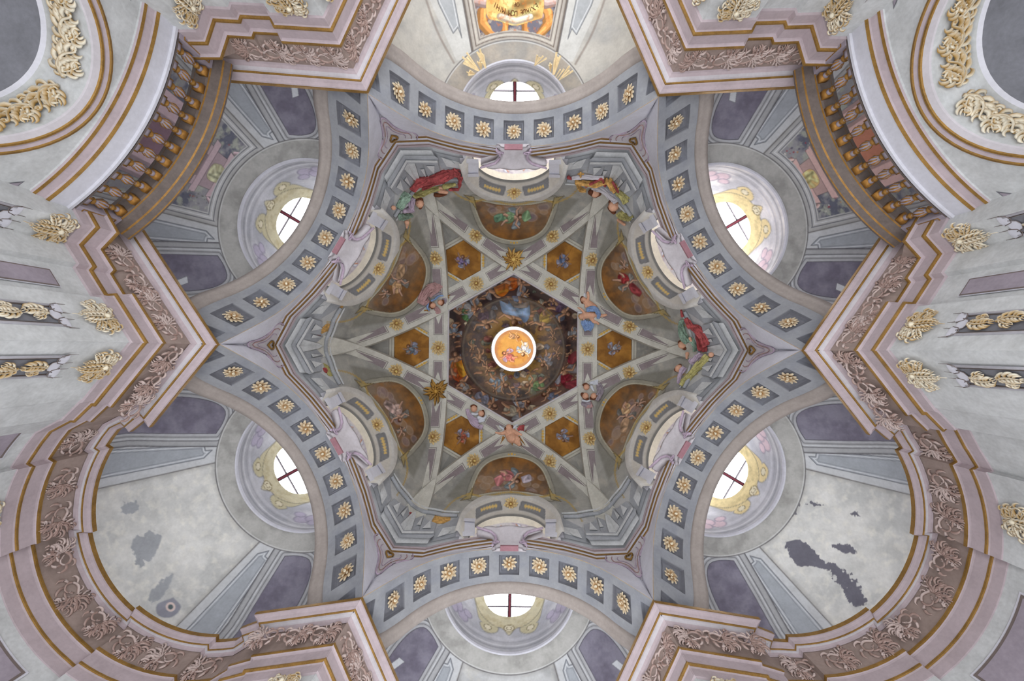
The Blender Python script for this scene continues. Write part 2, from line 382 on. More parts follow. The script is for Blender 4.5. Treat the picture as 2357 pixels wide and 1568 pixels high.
# arches -----------------------------------------------------------------------
H0, RA = 7.0, 2.17
def arch_pt(th, f):
    """f=0 front edge, f=1 back edge of the coffered band; th from the crown"""
    r = RA + f * -.02; u = r * sin(th); fl = max(0, (abs(th) - R(58)) / R(24)) ** 2; u += (1 if th > 0 else -1) * fl * (.185 + .30 * f)
    return (u, 4.04 + f * (.66 + .04 * min(u * u, 4.4)), H0 + r * cos(th))
NT = 240
def arch_mesh():
    CR = R(16); ch = R(5.35)
    th = np.linspace(-R(82.2), R(82.2), NT * 2 + 1)
    ff = np.array([0, .02, .045, .195, .2, .235, .24, .76, .765, .80, .805, .955, .98, 1.0]); ff = np.unique(np.concatenate([ff, np.linspace(0, 1, 40)]))
    TT, FF = np.meshgrid(th, ff); T = TT.ravel(); f = FF.ravel()
    r = RA - .02 * f
    k = np.round(T / CR); k = np.clip(k, -5, 5); dt = np.abs(T - k * CR); df = np.abs(f - .5)
    e = np.maximum(dt - ch, (df - .30) * .305)         # <0 inside coffer (radians)
    dep = np.clip(-e / .006, 0, 1) * .045 + np.clip((-e - .022) / .006, 0, 1) * .03
    r = r + dep
    u = r * np.sin(T); fl = np.maximum(0, (np.abs(T) - R(58)) / R(24)) ** 2; u = u + np.sign(T) * fl * (.185 + .30 * f); V = np.stack([u, 4.04 + f * (.66 + .04 * np.minimum(u * u, 4.4)), H0 + r * np.cos(T)], 1)
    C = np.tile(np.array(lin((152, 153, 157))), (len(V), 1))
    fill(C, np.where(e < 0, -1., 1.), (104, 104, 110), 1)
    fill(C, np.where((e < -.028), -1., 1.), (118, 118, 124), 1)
    fill(C, (f - .018) * 400, (190, 150, 70), 1.5)
    P2 = np.stack([T * 100, f * 40], 1); mixn(C, P2, 14, (132, 135, 144), .4, .75, .6)
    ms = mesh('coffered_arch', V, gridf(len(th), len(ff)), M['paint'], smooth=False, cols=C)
    return ms
AM = arch_mesh()
def ring2_mesh():
    mb = MB(); th = [R(-82 + 164 * i / 80) for i in range(81)]
    prof = [(RA - .02, 0, 0), (2.30, .0, 0), (2.30, .03, 0), (2.24, .05, 0), (2.21, .13, 0), (2.225, .16, 0), (2.2, .20, 0), (2.2, .28, 0), (2.5, .28, 0)]
    V = []
    for r, dv, _ in prof:
        for t in th: u = r * sin(t); fl = max(0, (abs(t) - R(58)) / R(24)) ** 2; V.append((u + (1 if t > 0 else -1) * fl * (.47 + .4 * dv), 4.70 + dv + (.04 + .07 * dv) * min(u * u, 4.4), H0 + r * cos(t)))
    mb.add(V, [tuple(x) for x in gridf(81, len(prof)).tolist()], 0); return mb.mesh('arch_outer_ring', M['bandb'], True)
R2 = ring2_mesh()
# pendentive wall from the arch edge to the drum ring --------------------------------
RING = [(-2.466, 4.27), (-1.79, 4.31), (-1.45, 4.22), (-1.12, 4.14), (-.7, 4.07), (-.31, 4.015), (0, 4.0)]
RING = RING + [(-x, y) for x, y in RING[:-1]][::-1]
def ring_at(u, off=0.0):
    xs = [p[0] for p in RING]; ys = [p[1] for p in RING]; return float(np.interp(u, xs, ys)) + off
def pend_mesh():
    V = []; n = 101; m = 12
    for j in range(m):
        q = j / (m - 1)
        for i in range(n):
            sg = -1 if i < n // 2 else 1
            th = R(-82.2 + 164.4 * (i - 2) / (n - 5)); th = max(-R(82.2), min(R(82.2), th))
            a = Vector(arch_pt(th, 0)); ur = 2.40 * sin(th) / sin(R(82.2)); b = Vector((ur, ring_at(ur) + .05, 9.42))
            e = min(i, n - 1 - i)
            if e < 2:       # out to the pier axis shared with the next side
                ax0 = Vector((sg * 2.385, 4.131, 7.27)); ax1 = Vector((sg * 2.49, 4.313, 9.42)); f = 1 - e / 2
                a = a.lerp(ax0, f); b = b.lerp(ax1, f)
            p = a.lerp(b, q); V.append(p)
    return mesh('pendentive', V, gridf(n, m), M['white'], smooth=True)
PM = pend_mesh()
RP = [(.05, 9.17, 0), (.004, 9.18, 3), (.0, 9.22, 0), (-.004, 9.27, 2), (-.004, 9.31, 1), (-.012, 9.36, 2), (-.008, 9.37, 0), (-.010, 9.44, 3), (-.014, 9.465, 1), (-.018, 9.52, 2), (-.012, 9.525, 0), (-.014, 9.60, 2), (-.018, 9.64, 3), (-.016, 9.67, 2), (-.02, 9.75, 0), (.45, 9.77, 0)]
def ring_mesh():
    mb = MB(); n = len(RING); V = []
    for d, h, _ in RP:
        for i, (x, y) in enumerate(RING):
            V.append((x + (0.29 * d * (1 if x > 0 else -1) if abs(x) > 2 else 0), y + d * .5 if abs(x) > 2 else y + d, h))
    Fs = [(a * n + i, a * n + i + 1, (a + 1) * n + i + 1, (a + 1) * n + i) for a in range(len(RP) - 1) for i in range(n - 1)]
    mb.add(V, Fs, [RP[a][2] for a in range(len(RP) - 1) for i in range(n - 1)])
    return mb.mesh('drum_ring', [M['white'], M['gold'], M['pink'], M['brown']])
RM = ring_mesh()
for i, (nm, phi) in enumerate(SIDES.items()):
    place(obj('trim_arch_' + nm, AM, kind='structure', label='grey coffered arch in front of ' + WHERE[nm]), phi)
    place(obj('trim_arch_ring_' + nm, R2, kind='structure'), phi)
    place(obj('wall_pendentive_' + nm, PM, kind='structure'), phi)
    place(obj('trim_drum_ring_' + nm, RM, kind='structure'), phi)
# ------------------------------------------------------------------ chapel vaults with their light chambers
LOFT = {}
def chapel(nm, phi):
    big = nm == 'top'
    vc, rr, hr = (4.88, 1.20, 9.6) if big else (5.06, 1.42, 9.6)
    rb = 2.50; hb = 7.31
    bb = 5.5 if not big else 5.9
    nu, nv = 620, 330
    s = np.linspace(-1, 1, nu); t = np.linspace(0, 1, nv); S, T = np.meshgrid(s, t); S = S.ravel(); T = T.ravel()
    pb = S * R(114); pr = S * R(104)
    rbx = 3.6 if big else rb
    B = np.stack([rb * np.sin(pb), bb + (rbx) * np.cos(pb)], 1); Cc = np.stack([rr * np.sin(pr), vc + rr * np.cos(pr)], 1)
    fx = 1 - np.cos(T * pi / 2) ** 1.15; fh = np.sin(T * pi / 2) ** .95
    XY = B + (Cc - B) * fx[:, None]; H = hb + (hr - hb) * fh
    V = np.column_stack([XY, H]); P = XY * (F / H)[:, None]      # nominal image pixels, projected from eye height on the building axis
    lat, tt = P[:, 0], P[:, 1]; LOFT[nm] = (P.copy(), V)
    C = np.tile(np.array(lin((200, 200, 200) if not big else (200, 195, 186))), (len(V), 1)); mixn(C, P, 60, (160, 160, 160), .4, .75, .7); mixn(C, P, 22, (206, 202, 192), .5, .75, .5)
    c0 = np.array([0, vc * F / hr]); Rr = rr * F / hr
    dc = np.sqrt(((P - c0) ** 2).sum(1)); ring = dc - (Rr + 46)
    if not big:
        for sg in (-1, 1):
            Q = P * np.array([sg, 1])
            fil = np.array([(104, 712), (134, 684), (150, 700), (420, 1180), (300, 1300), (202, 1060)])
            # composite band: light strip, recessed grey strip, light strip
            fill(C, sdp(Q, fil), (203, 204, 206), 2)
            st = np.array([(133, 716), (140, 730), (152, 726), (330, 1090), (268, 1180), (126, 742)])
            dd = sdp(Q, st); fill(C, dd, (172, 176, 182), 2); line(C, dd, 2.0, (120, 122, 128)); line(C, dd + 4, 1.6, (225, 226, 228)); line(C, dd + 8, 1.2, (140, 142, 148))
            # mauve side panel in a stepped frame
            pp = spline([(162, 690), (176, 664), (196, 646), (222, 655), (252, 686), (284, 736), (318, 812), (350, 900), (300, 950), (262, 868), (212, 780), (162, 690)], 3)[:-1]
            dd = sdp(Q, pp)
            fill(C, dd - 30, (150, 150, 152), 2); fill(C, dd - 27, (178, 178, 180), 3); line(C, dd - 30, 2.4, (104, 102, 106)); line(C, dd - 17, 2, (112, 112, 116)); line(C, dd - 13, 2.4, (208, 209, 212)); line(C, dd - 8, 2, (128, 128, 132)); line(C, dd - 3, 3, (188, 188, 192))
            fill(C, dd, (140, 136, 150), 2); line(C, dd, 1.6, (86, 84, 92))
            m = dd < 0; D = C[m]; mixn(D, P[m], 26, (112, 106, 122), .35, .7, .8); C[m] = D
            # little painted bracket
            br = [(262, 742), (282, 728), (292, 742), (280, 756)] if 'upper' in nm or nm == 'bottom' else None
            if br:
                dd = sdp(Q, [(238, 726), (250, 716), (296, 752), (290, 766)]); fill(C, dd, (216, 218, 222), 1.5); line(C, dd, 1.2, (120, 120, 126))
        cen = [(-97, 700)] + [(x, c0[1] + math.sqrt((Rr + 46) ** 2 - x * x)) for x in np.linspace(-90, 90, 16)] + [(97, 700), (205, 1062), (120, 1400), (-120, 1400), (-205, 1062)]
        dcn = sdp(P, cen)
    else:
        for sg in (-1, 1):
            Q = P * np.array([sg, 1])
            fil = [(97, 664), (134, 660), (215, 840), (300, 1100), (200, 1300), (118, 830)]
            fill(C, sdp(Q, fil), (205, 203, 198), 2)
            dd = sdp(Q, [(122, 712), (131, 736), (142, 722), (176, 790), (230, 960), (190, 1000), (146, 830)]); fill(C, dd, (176, 178, 180), 2); line(C, dd, 1.8, (120, 120, 122)); line(C, dd + 4, 1.6, (222, 222, 222))
            line(C, sdl(Q, spline([(140, 655), (180, 730), (215, 830)], 5))[0], 5, (150, 138, 130), 3, .8)
        cen = [(-98, 676)] + [(x, c0[1] + math.sqrt((Rr + 41) ** 2 - x * x)) for x in np.linspace(-92, 92, 16)] + [(98, 676), (140, 900), (150, 1300), (-150, 1300), (-140, 900)]
        dcn = sdp(P, cen)
    side = 'lower' in nm
    if side:
        fill(C, dcn, (222, 220, 216), 2); m = dcn < 0; D = C[m]; mixn(D, P[m], 70, (190, 190, 188), .35, .7, .8); mixn(D, P[m], 16, (236, 232, 222), .5, .8, .6)
        if nm == 'lower_right':
            for poly in ([(-62, 772), (-84, 790), (-96, 822), (-82, 850), (-70, 886), (-86, 930), (-110, 975), (-96, 1002), (-72, 980), (-56, 940), (-52, 900), (-56, 862), (-46, 830), (-44, 796)],
                         [(-8, 742), (6, 736), (12, 748), (-2, 758)], [(22, 752), (30, 752), (26, 760)], [(-20, 872), (-10, 870), (6, 906), (-4, 926), (-18, 896)], [(70, 868), (84, 878), (74, 890)], [(40, 770), (50, 774), (52, 800), (44, 790)]):
                q = sdp(P[m] + (fbm(P[m], 9, 3)[:, None] - .5) * 22, spline(list(poly) + [poly[0]], 4)[:-1]); fill(D, q, (112, 110, 120), 1.5)
        else:
            for poly in ([(-30, 930), (-10, 920), (20, 960), (16, 990), (-30, 986), (-44, 960)], [(70, 930), (96, 960), (110, 1010), (84, 1000)], [(-120, 920), (-96, 930), (-100, 960), (-124, 960)]):
                q = sdp(P[m] + (fbm(P[m], 12, 3)[:, None] - .5) * 26, spline(list(poly) + [poly[0]], 4)[:-1]); fill(D, q, (164, 166, 170), 3)
            q = sdp(P[m], spline([(120, 960), (148, 955), (158, 985), (140, 1010), (116, 1000), (120, 960)], 4)[:-1]); fill(D, q, (150, 150, 160), 3); fill(D, np.hypot(P[m][:, 0] - 136, P[m][:, 1] - 976) - 11, (226, 206, 200), 2); fill(D, np.hypot(P[m][:, 0] - 136, P[m][:, 1] - 976) - 6, (92, 104, 108), 2)
        C[m] = D
    elif 'upper' in nm:
        fill(C, dcn, (196, 195, 194), 2)
        for k, cc in ((10, (120, 120, 126)), (16, (216, 216, 218)), (22, (130, 130, 136))): line(C, dcn + k, 2.4, cc)
        m = dcn < -26; D = C[m]; Q = P[m]; warm = nm == 'upper_right'
        fill(D, np.full(len(Q), -1.), (158, 156, 160), 1); mixn(D, Q, 30, (104, 106, 122), .45, .6, .9); mixn(D, Q, 14, (182, 184, 170), .5, .7, .8)
        cl = lambda p, c, f=5, s_=0: cloth(D, Q, p, c, f, s_)
        pk = (226, 190, 184) if warm else (206, 182, 188)
        def pan(p, c, dk=True):
            e = sdp(D0, p) if False else sdp(Q, p)
            if dk: fill(D, e - 1.5, tuple(v * .5 for v in c), 2, .6)
            fill(D, e, c, 1.3)
        for kx in (-1, 1):
            limb(D, Q, [(40 * kx, 764), (56 * kx, 752), (66 * kx, 762), (60 * kx, 776)], 6, 4, pk)
        dk_ = lambda c, f: tuple(v * f for v in c)
        pan([(-52, 770), (52, 770), (58, 784), (-58, 784)], pk); pan([(-40, 784), (40, 784), (44, 812), (-44, 812)], dk_(pk, .86)); pan([(-62, 812), (62, 812), (68, 826), (-68, 826)], pk)
        pan([(-50, 826), (50, 826), (62, 880), (-62, 880)], dk_(pk, .92)); pan([(-26, 828), (26, 828), (32, 878), (-32, 878)], dk_(pk, .72)); pan([(-92, 880), (92, 880), (104, 904), (-104, 904)], pk)
        for x0 in (-96, -66, 40, 72): pan([(x0, 904), (x0 + 24, 904), (x0 * 1.25 + 26, 1080), (x0 * 1.25 - 2, 1080)], dk_(pk, 1.04)); pan([(x0 + 17, 904), (x0 + 24, 904), (x0 * 1.25 + 26, 1080), (x0 * 1.25 + 17, 1080)], dk_(pk, .8), False)
        pan([(-34, 912), (34, 912), (44, 1080), (-44, 1080)], (206, 140, 116) if warm else (150, 122, 134))
        cl([(-22, 790), (-8, 752), (8, 752), (22, 790), (14, 806), (-14, 806)], (222, 190, 130) if warm else (190, 184, 150), 8, 5)
        for x, y, r_ in ((-20, 730, 8), (-30, 738, 6), (14, 728, 6)): cl([(x - r_, y), (x, y - r_), (x + r_, y), (x, y + r_)], (190, 120, 84) if warm else (170, 150, 140), 2, 8)
        rg = random.Random(5 if warm else 6)
        for _ in range(240):
            x, y = rg.uniform(-84, 84), rg.choice((rg.uniform(712, 770), rg.uniform(770, 860)));
            if abs(x) < 60 and y > 770: continue
            c = rg.choice([(168, 80, 90), (226, 220, 216), (110, 116, 106), (96, 92, 110), (190, 150, 110), (130, 130, 140)])
            if not warm: c = tuple(int(v * .6 + 50) for v in c)
            fill(D, np.hypot(Q[:, 0] - x, (Q[:, 1] - y) * rg.uniform(.6, 1.6)) - rg.uniform(.8, 2.6), c, 1.5, .8)
        C[m] = D
    elif big:
        fill(C, dcn, (186, 178, 168), 2); line(C, dcn + 2, 5, (112, 98, 86), 3)
        for k, cc in ((12, (120, 108, 100)), (17, (206, 198, 186)), (22, (128, 118, 112))): line(C, dcn + k, 2.4, cc)
        m = dcn < -26; D = C[m]; Q = P[m]
        fill(D, np.full(len(Q), -1.), (134, 132, 140), 1); mixn(D, Q, 18, (90, 84, 98), .4, .62, .9); mixn(D, Q, 9, (190, 176, 160), .55, .7, .8)
        g = (226, 160, 92)
        cl = lambda p, c, f=5, s_=0: cloth(D, Q, p, c, f, s_)
        for kx in (-1, 1):
            limb(D, Q, [(56 * kx, 790), (74 * kx, 770), (76 * kx, 745), (62 * kx, 728), (50 * kx, 716)], 15, 8, g)
            limb(D, Q, [(20 * kx, 770), (26 * kx, 740), (24 * kx, 716), (16 * kx, 708)], 12, 7, (220, 150, 84))
            fill(D, np.hypot(Q[:, 0] - 42 * kx, (Q[:, 1] - 742) * .8) - 14, (118, 114, 124), 2)
            limb(D, Q, [(44 * kx, 800), (70 * kx, 792), (110 * kx, 800), (140 * kx, 826)], 12, 8, (204, 174, 166))
            limb(D, Q, [(58 * kx, 764), (52 * kx, 776), (60 * kx, 790)], 9, 6, (216, 180, 168))
        cl([(-62, 760), (-36, 752), (0, 742), (36, 752), (62, 760), (66, 800), (50, 880), (-50, 880), (-66, 800)], (240, 192, 118), 8, 21)
        limb(D, Q, [(-34, 762), (0, 752), (34, 762)], 8, 8, (246, 224, 196))
        mixn(D, Q, 7, (206, 120, 52), .55, .72, .55)
        C[m] = D
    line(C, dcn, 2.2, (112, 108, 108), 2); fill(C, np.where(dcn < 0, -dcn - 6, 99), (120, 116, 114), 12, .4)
    fill(C, ring, (182, 180, 176) if not big else (176, 166, 154), 2); m = ring < 0; D = C[m]; mixn(D, P[m], 24, (150, 148, 144), .4, .7, .7); C[m] = D
    line(C, ring, 2.0, (108, 106, 108), 2); line(C, ring + 3, 2, (206, 206, 204), 2)  # dark line is the ring band's shadow painted on, pale line beside it
    keep = None
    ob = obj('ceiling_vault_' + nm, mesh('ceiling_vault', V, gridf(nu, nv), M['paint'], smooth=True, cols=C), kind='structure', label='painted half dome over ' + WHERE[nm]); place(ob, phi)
    # light chamber: vertical drum with an oval window
    nu, nv = 300, 90; a = np.linspace(-R(102), R(102), nu); z = np.linspace(hr, 13.3, nv); A_, Z_ = np.meshgrid(a, z); A_ = A_.ravel(); Z_ = Z_.ravel()
    u = rr * np.sin(A_); v = vc + rr * np.cos(A_); V = np.stack([u, v, Z_], 1); P = np.stack([A_ * rr, Z_], 1) * 100
    wc, wa, wh = (11.9, .70, .93) if not big else (11.25, .66, .86)       # window centre height, half width, half height
    du = (np.abs(P[:, 0] / 100 / wa) ** 2.5 + np.abs((Z_ - wc) / wh) ** 2.5) ** .4 - 1
    C = np.tile(np.array(lin((206, 206, 208) if nm != 'upper_right' else (236, 232, 228))), (len(V), 1)); mixn(C, P, 45, (172, 174, 180), .4, .7, .7)  # upper right base is paler: its stronger daylight put into the colour
    for q, cc in ((982, (150, 150, 158)), (990, (226, 226, 228)), (1000, (160, 160, 168)), (1012, (216, 216, 220))): line(C, Z_ * 100 - q, 3.5, cc, 3)
    for sg in (-1, 1):
        Q = P * np.array([sg, 1])
        for (x, y, r_) in ((118, 1025, 17), (140, 1042, 20), (165, 1056, 22), (104, 1046, 12), (190, 1040, 24), (150, 1020, 16), (210, 1075, 22)):
            e = np.hypot(Q[:, 0] - x, (Q[:, 1] - y)) - r_; fill(C, e, (190, 182, 200) if nm not in ('upper_right', 'lower_right') else (222, 198, 204), 5, .9); line(C, e, 2.5, (134, 128, 150), 4, .8)
        e = sdl(Q, spline([(96, 1230), (92, 1160), (74, 1100), (62, 1062), (40, 1058), (36, 1040), (52, 1032), (60, 1044)], 5), 11, 9)[0]
        fill(C, e - 2, (110, 106, 96), 3, .7); fill(C, e, (204, 196, 160) if 'right' not in nm else (226, 208, 156), 3)
        fill(C, np.hypot(Q[:, 0] - 50, Q[:, 1] - 1042) - 9, (226, 218, 190), 3); line(C, np.hypot(Q[:, 0] - 50, Q[:, 1] - 1042) - 9, 2, (130, 118, 84), 2)
    e = sdp(P, spline([(-100, 1270), (-98, 1160), (-76, 1090), (-40, 1058), (-14, 1050), (0, 1028), (14, 1050), (40, 1058), (76, 1090), (98, 1160), (100, 1270), (-100, 1270)], 4)[:-1])
    fill(C, e - 2.5, (120, 114, 100), 3, .8); fill(C, e, (212, 204, 170) if 'right' not in nm else (232, 214, 160), 3); m = e < 0; D = C[m]; mixn(D, P[m], 16, (176, 160, 112), .5, .75, .6); C[m] = D
    fill(C, np.hypot(P[:, 0], P[:, 1] - 1052) - 12, (228, 220, 190), 3); line(C, np.hypot(P[:, 0], P[:, 1] - 1052) - 12, 2.5, (140, 126, 90), 2); line(C, np.hypot(P[:, 0], P[:, 1] - 1052) - 6, 2, (140, 126, 90), 2)
    G = gridf(nu, nv); hole = (du[G] < 0).all(1); G = G[~hole]
    edge = np.zeros(len(V), bool); edge[np.unique(G)] = True; edge &= du < 0      # snap the cut edge to the true oval
    k_ = 1 / (1 + du[edge]); A2 = A_[edge] * k_; Z2 = wc + (Z_[edge] - wc) * k_
    V[edge] = np.stack([rr * np.sin(A2), vc + rr * np.cos(A2), Z2], 1)
    ob = obj('wall_light_chamber_' + nm, mesh('wall_light_chamber', V, G, M['paint'], smooth=True, cols=C), kind='structure', label='round light chamber with painted oval window frame over ' + WHERE[nm]); place(ob, phi)
    mb = MB()
    # chamber lip, cap and front wall
    prof = [(0, hr - .02), (-.035, hr - .02), (-.05, hr + .02), (-.03, hr + .06), (0, hr + .06)]
    th = [R(-102 + 204 * i / 72) for i in range(73)]
    mb.add([((rr + d) * sin(t_), vc + (rr + d) * cos(t_), h) for d, h in prof for t_ in th], [tuple(x) for x in gridf(73, 5).tolist()], 0)
    mb.add([(0, vc, 13.25)] + [((rr + .02) * sin(t_), vc + (rr + .02) * cos(t_), 13.25) for t_ in th], [(0, i, i + 1) for i in range(1, 73)], 0)
    fv = vc - .30; xw = (rr + .02) * sin(R(102)); seg = 24
    arc = [(.95 * sin(R(-90 + 180 * i / seg)), 10.2 + 1.32 * cos(R(-90 + 180 * i / seg))) for i in range(seg + 1)]
    arc = [(-.95, 9.5)] + arc + [(.95, 9.5)]
    n = len(arc); V2 = [(x, fv, h) for x, h in arc] + [(x * 1.5, fv, min(13.3, h + (1.8 if h > 9.6 else 0))) for x, h in arc]
    mb.add(V2, [(i, i + 1, n + i + 1, n + i) for i in range(n - 1)], 0)
    ob = obj('trim_chamber_' + nm, mb.mesh('trim_chamber', M['white'], False), kind='structure'); place(ob, phi)
    # window: frame, mullion, bar and panes
    wn = obj('window_%d' % (list(SIDES).index(nm) + 1), None, kind='structure', label='oval window high over ' + WHERE[nm]); place(wn, phi)
    vw = vc + rr + .02
    mb = MB(); se = lambda t: abs(t) ** .8 * (1 if t > 0 else -1)
    ov = [(wa * 1.02 * se(sin(2 * pi * i / 40)), wc + wh * 1.02 * se(cos(2 * pi * i / 40))) for i in range(40)]
    arcv = lambda x: vc + math.sqrt(max(rr * rr - x * x, 0)) 
    mb.add([(x, vw + .06, h) for x, h in ov], [tuple(range(40))], 0); obj('window_pane', mb.mesh('window_pane', glow('daylit_pane_' + nm, (1, 1, 1), PANE[nm])), wn)
    mb = MB(); rim = []
    for k, (sc, dy) in enumerate(((1.0, .0), (1.0, .08), (.96, .08), (.96, .03))):
        rim += [(wa * sc * se(sin(2 * pi * i / 40)), (arcv(wa * se(sin(2 * pi * i / 40))) if k == 0 else vw - .02 + dy), wc + wh * sc * se(cos(2 * pi * i / 40))) for i in range(40)]
    mb.add(rim, [tuple(x) for x in gridf(40, 4, True).tolist()], 0); obj('window_frame', mb.mesh('window_frame', M['stone'], True), wn)
    mb = MB(); box(mb, 0, vw + .01, wc, .09, .06, wh * 2, 0); box(mb, 0, vw - .01, wc, .045, .05, wh * 2, 1); obj('mullion', mb.mesh('mullion', [M['lead'], M['redbar']]), wn)
    mb = MB(); box(mb, 0, vw + .02, wc - .42, wa * 1.8, .03, .035, 0); box(mb, 0, vw + .02, wc + .35, wa * 1.8, .03, .035, 0); obj('glazing_bar', mb.mesh('glazing_bar', M['lead']), wn)
for nm, phi in SIDES.items(): chapel(nm, phi)
# ------------------------------------------------------------------ drum and star vault
QX = [0, .495, .66, .732, .80, .872, .93, .965, .985, 1.0, 1.02, 1.07]; QH = [14.5, 14.36, 14.2, 14.02, 13.7, 13.16, 12.47, 11.85, 11.2, 10.5, 10.0, 9.55]
APO = 4.11
def hx(x, y):
    """hexagonal norm in any side frame: 1 on the drum wall"""
    m = 0
    for k in range(6):
        a = R(90 + 60 * k); m = np.maximum(m, x * math.cos(a) + y * math.sin(a))
    return m / APO
def shell_h(x, y): return np.interp(hx(x, y), QX, QH) + .13
D_RIB, W_RIB = 2.35, .30
def rib_h(s): return 9.9 + 4.46 * max(0, 1 - (abs(s) / 4.15) ** 2.4) ** (1 / 2.2)
def wedge():
    """one sixth of the star vault, side frame, |angle|<=30 deg from the side axis"""
    nu, nv = 200, 330; ang = np.linspace(-R(30), R(30), nu); q = np.linspace(0, 1, nv)
    A_, Q_ = np.meshgrid(ang, q); A_ = A_.ravel(); Q_ = Q_.ravel()
    rin = 2.2 / np.cos(R(30) - np.abs(A_)); rout = APO * 1.07 / np.cos(A_)
    qq = Q_ ** .8; r = rin + (rout - rin) * (1 - (1 - qq) ** 1.6)
    x = r * np.sin(A_); y = r * np.cos(A_); h = shell_h(x, y)
    return np.stack([x, y, h], 1), gridf(nu, nv)
WV, WG = wedge()
WP = WV[:, :2] * (F / WV[:, 2])[:, None]
inside = np.where(WV[:, 2] > 10.4, (WV[:, 0] / 1.13) ** 2 + ((WV[:, 2] - 10.4) / 1.83) ** 2, (WV[:, 0] / 1.13) ** 2) < 1
inside &= (WV[:, 1] > 3.6)
WGk = WG[~inside[WG].all(1)]
OVAL = [(-92, 340), (-84, 313), (-68, 279), (-42, 259), (0, 250), (42, 259), (68, 279), (84, 313), (92, 340)]
OV = spline(OVAL, 6); OV = [tuple(p) for p in OV] + [(80, 338), (40, 330), (0, 327), (-40, 330), (-80, 338)]
def hexpoly(sgn, rr, off=0):
    """small hexagonal panel on the pier axis, seen from the side frame"""
    ax = np.array([sin(R(30)) * sgn, cos(R(30))]); c = ax * (233 + off)
    return [tuple(c + rr * np.array([sin(R(30) * sgn + R(30 + 60 * k)), cos(R(30) * sgn + R(30 + 60 * k))])) for k in range(6)]
def paint_wedge(nm, seed):
    P = WP; C = np.tile(np.array(lin((172, 170, 163))), (len(P), 1)); rr = random.Random(seed)
    mixn(C, P + seed * 91, 40, (140, 140, 136), .4, .7, .7); mixn(C, P + seed * 31, 15, (196, 190, 178), .5, .75, .6)
    hh = WV[:, 2]
    fill(C, (hh - 10.9) * 14, (204, 205, 208), 18, .85)
    # olive grey spandrels round the oval, with recess shade painted in
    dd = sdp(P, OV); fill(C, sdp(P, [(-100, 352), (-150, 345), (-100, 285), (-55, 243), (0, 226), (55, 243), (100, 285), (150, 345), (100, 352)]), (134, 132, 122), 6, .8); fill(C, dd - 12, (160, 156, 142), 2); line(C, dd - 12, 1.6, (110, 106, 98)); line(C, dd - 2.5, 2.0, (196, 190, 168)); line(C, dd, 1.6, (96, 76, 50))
    fill(C, dd, (126, 88, 46), 1.5); m = dd < 0; D = C[m]; Q = P[m]
    g = np.clip((Q[:, 1] - 250) / 80, 0, 1)[:, None]; D += (np.array(lin((150, 136, 120))) - D) * g * .8
    mixn(D, Q + seed * 7, 44, (80, 50, 26), .35, .8, .8); mixn(D, Q + seed * 3, 26, (184, 124, 56), .45, .85, .7)
    C[m] = D
    for k in range(16):     # clouds low in the oval sky
        x, y, z_ = rr.uniform(-74, 74), rr.uniform(296, 334), rr.uniform(6, 14); e = np.hypot(P[:, 0] - x, (P[:, 1] - y) * 1.5) - z_; e = np.maximum(e, dd + 3)
        fill(C, e, rr.choice([(150, 130, 130), (128, 116, 124), (166, 142, 118)]), 7, .55); line(C, np.where(dd < -3, e, 99), 1.6, (186, 166, 150), 4, .5)
    # corner gold pieces and garland
    for sg in (-1, 1):
        Q = P * np.array([sg, 1]); e = sdl(Q, spline([(96, 336), (60, 342), (20, 333), (0, 331)], 6), 2.2, 1.6)[0]
        gl = np.sin(Q[:, 0] * 1.5) * 1.1; fill(C, e + gl, (186, 156, 84), 1.2, .85)
        e = sdp(Q, [(86, 318), (100, 340), (116, 352), (92, 347)]); fill(C, e, (170, 150, 96), 1.5, .8); line(C, e, 1.2, (92, 78, 48))
        e = sdl(Q, spline([(96, 336), (128, 350), (150, 372), (166, 398)], 5), 2.2, 1.4)[0]; fill(C, e + np.sin(Q[:, 1] * 1.4) * 1.0, (184, 156, 90), 1.2, .8)
    # three gilt drops under the star point
    for x, y, r_ in ((0, 243, 2.6), (-7, 244, 1.8), (7, 244, 1.8)): fill(C, np.hypot(P[:, 0] - x, P[:, 1] - y) - r_, (214, 170, 74), 1)
    cols = {'top': (120, 150, 112), 'upper_left': (190, 150, 110), 'upper_right': (150, 44, 48), 'bottom': (190, 120, 120), 'lower_left': (190, 160, 150), 'lower_right': (206, 160, 120)}
    cl = cols[nm]; sk = (200, 160, 136)
    if nm in ('top', 'bottom'):
        putto(C, P, rr.uniform(-5, 5), 300, 20 if nm == 'bottom' else 170, 26, cl, seed, sk, (120, 130, 134), True)
        cloth(C, P, [(-40, 300), (-24, 292), (-18, 306), (-32, 318)], cl, 3, 3); cloth(C, P, [(22, 296), (42, 290), (46, 304), (28, 310)], (96, 130, 104) if nm == 'top' else (170, 160, 170), 3, 4)
    else:
        putto(C, P, 4, 302, rr.choice((20, 160)), 23, cl, seed, sk, (120, 116, 110), True)
        cloth(C, P, [(-40, 312), (-22, 302), (-6, 304), (-4, 314), (-20, 320), (-34, 322)], tuple(int(v * .8 + 20) for v in cl), 6, seed + 2)
        putto(C, P, 40, 316, 200, 11, None, seed + 4, sk, (130, 126, 120))
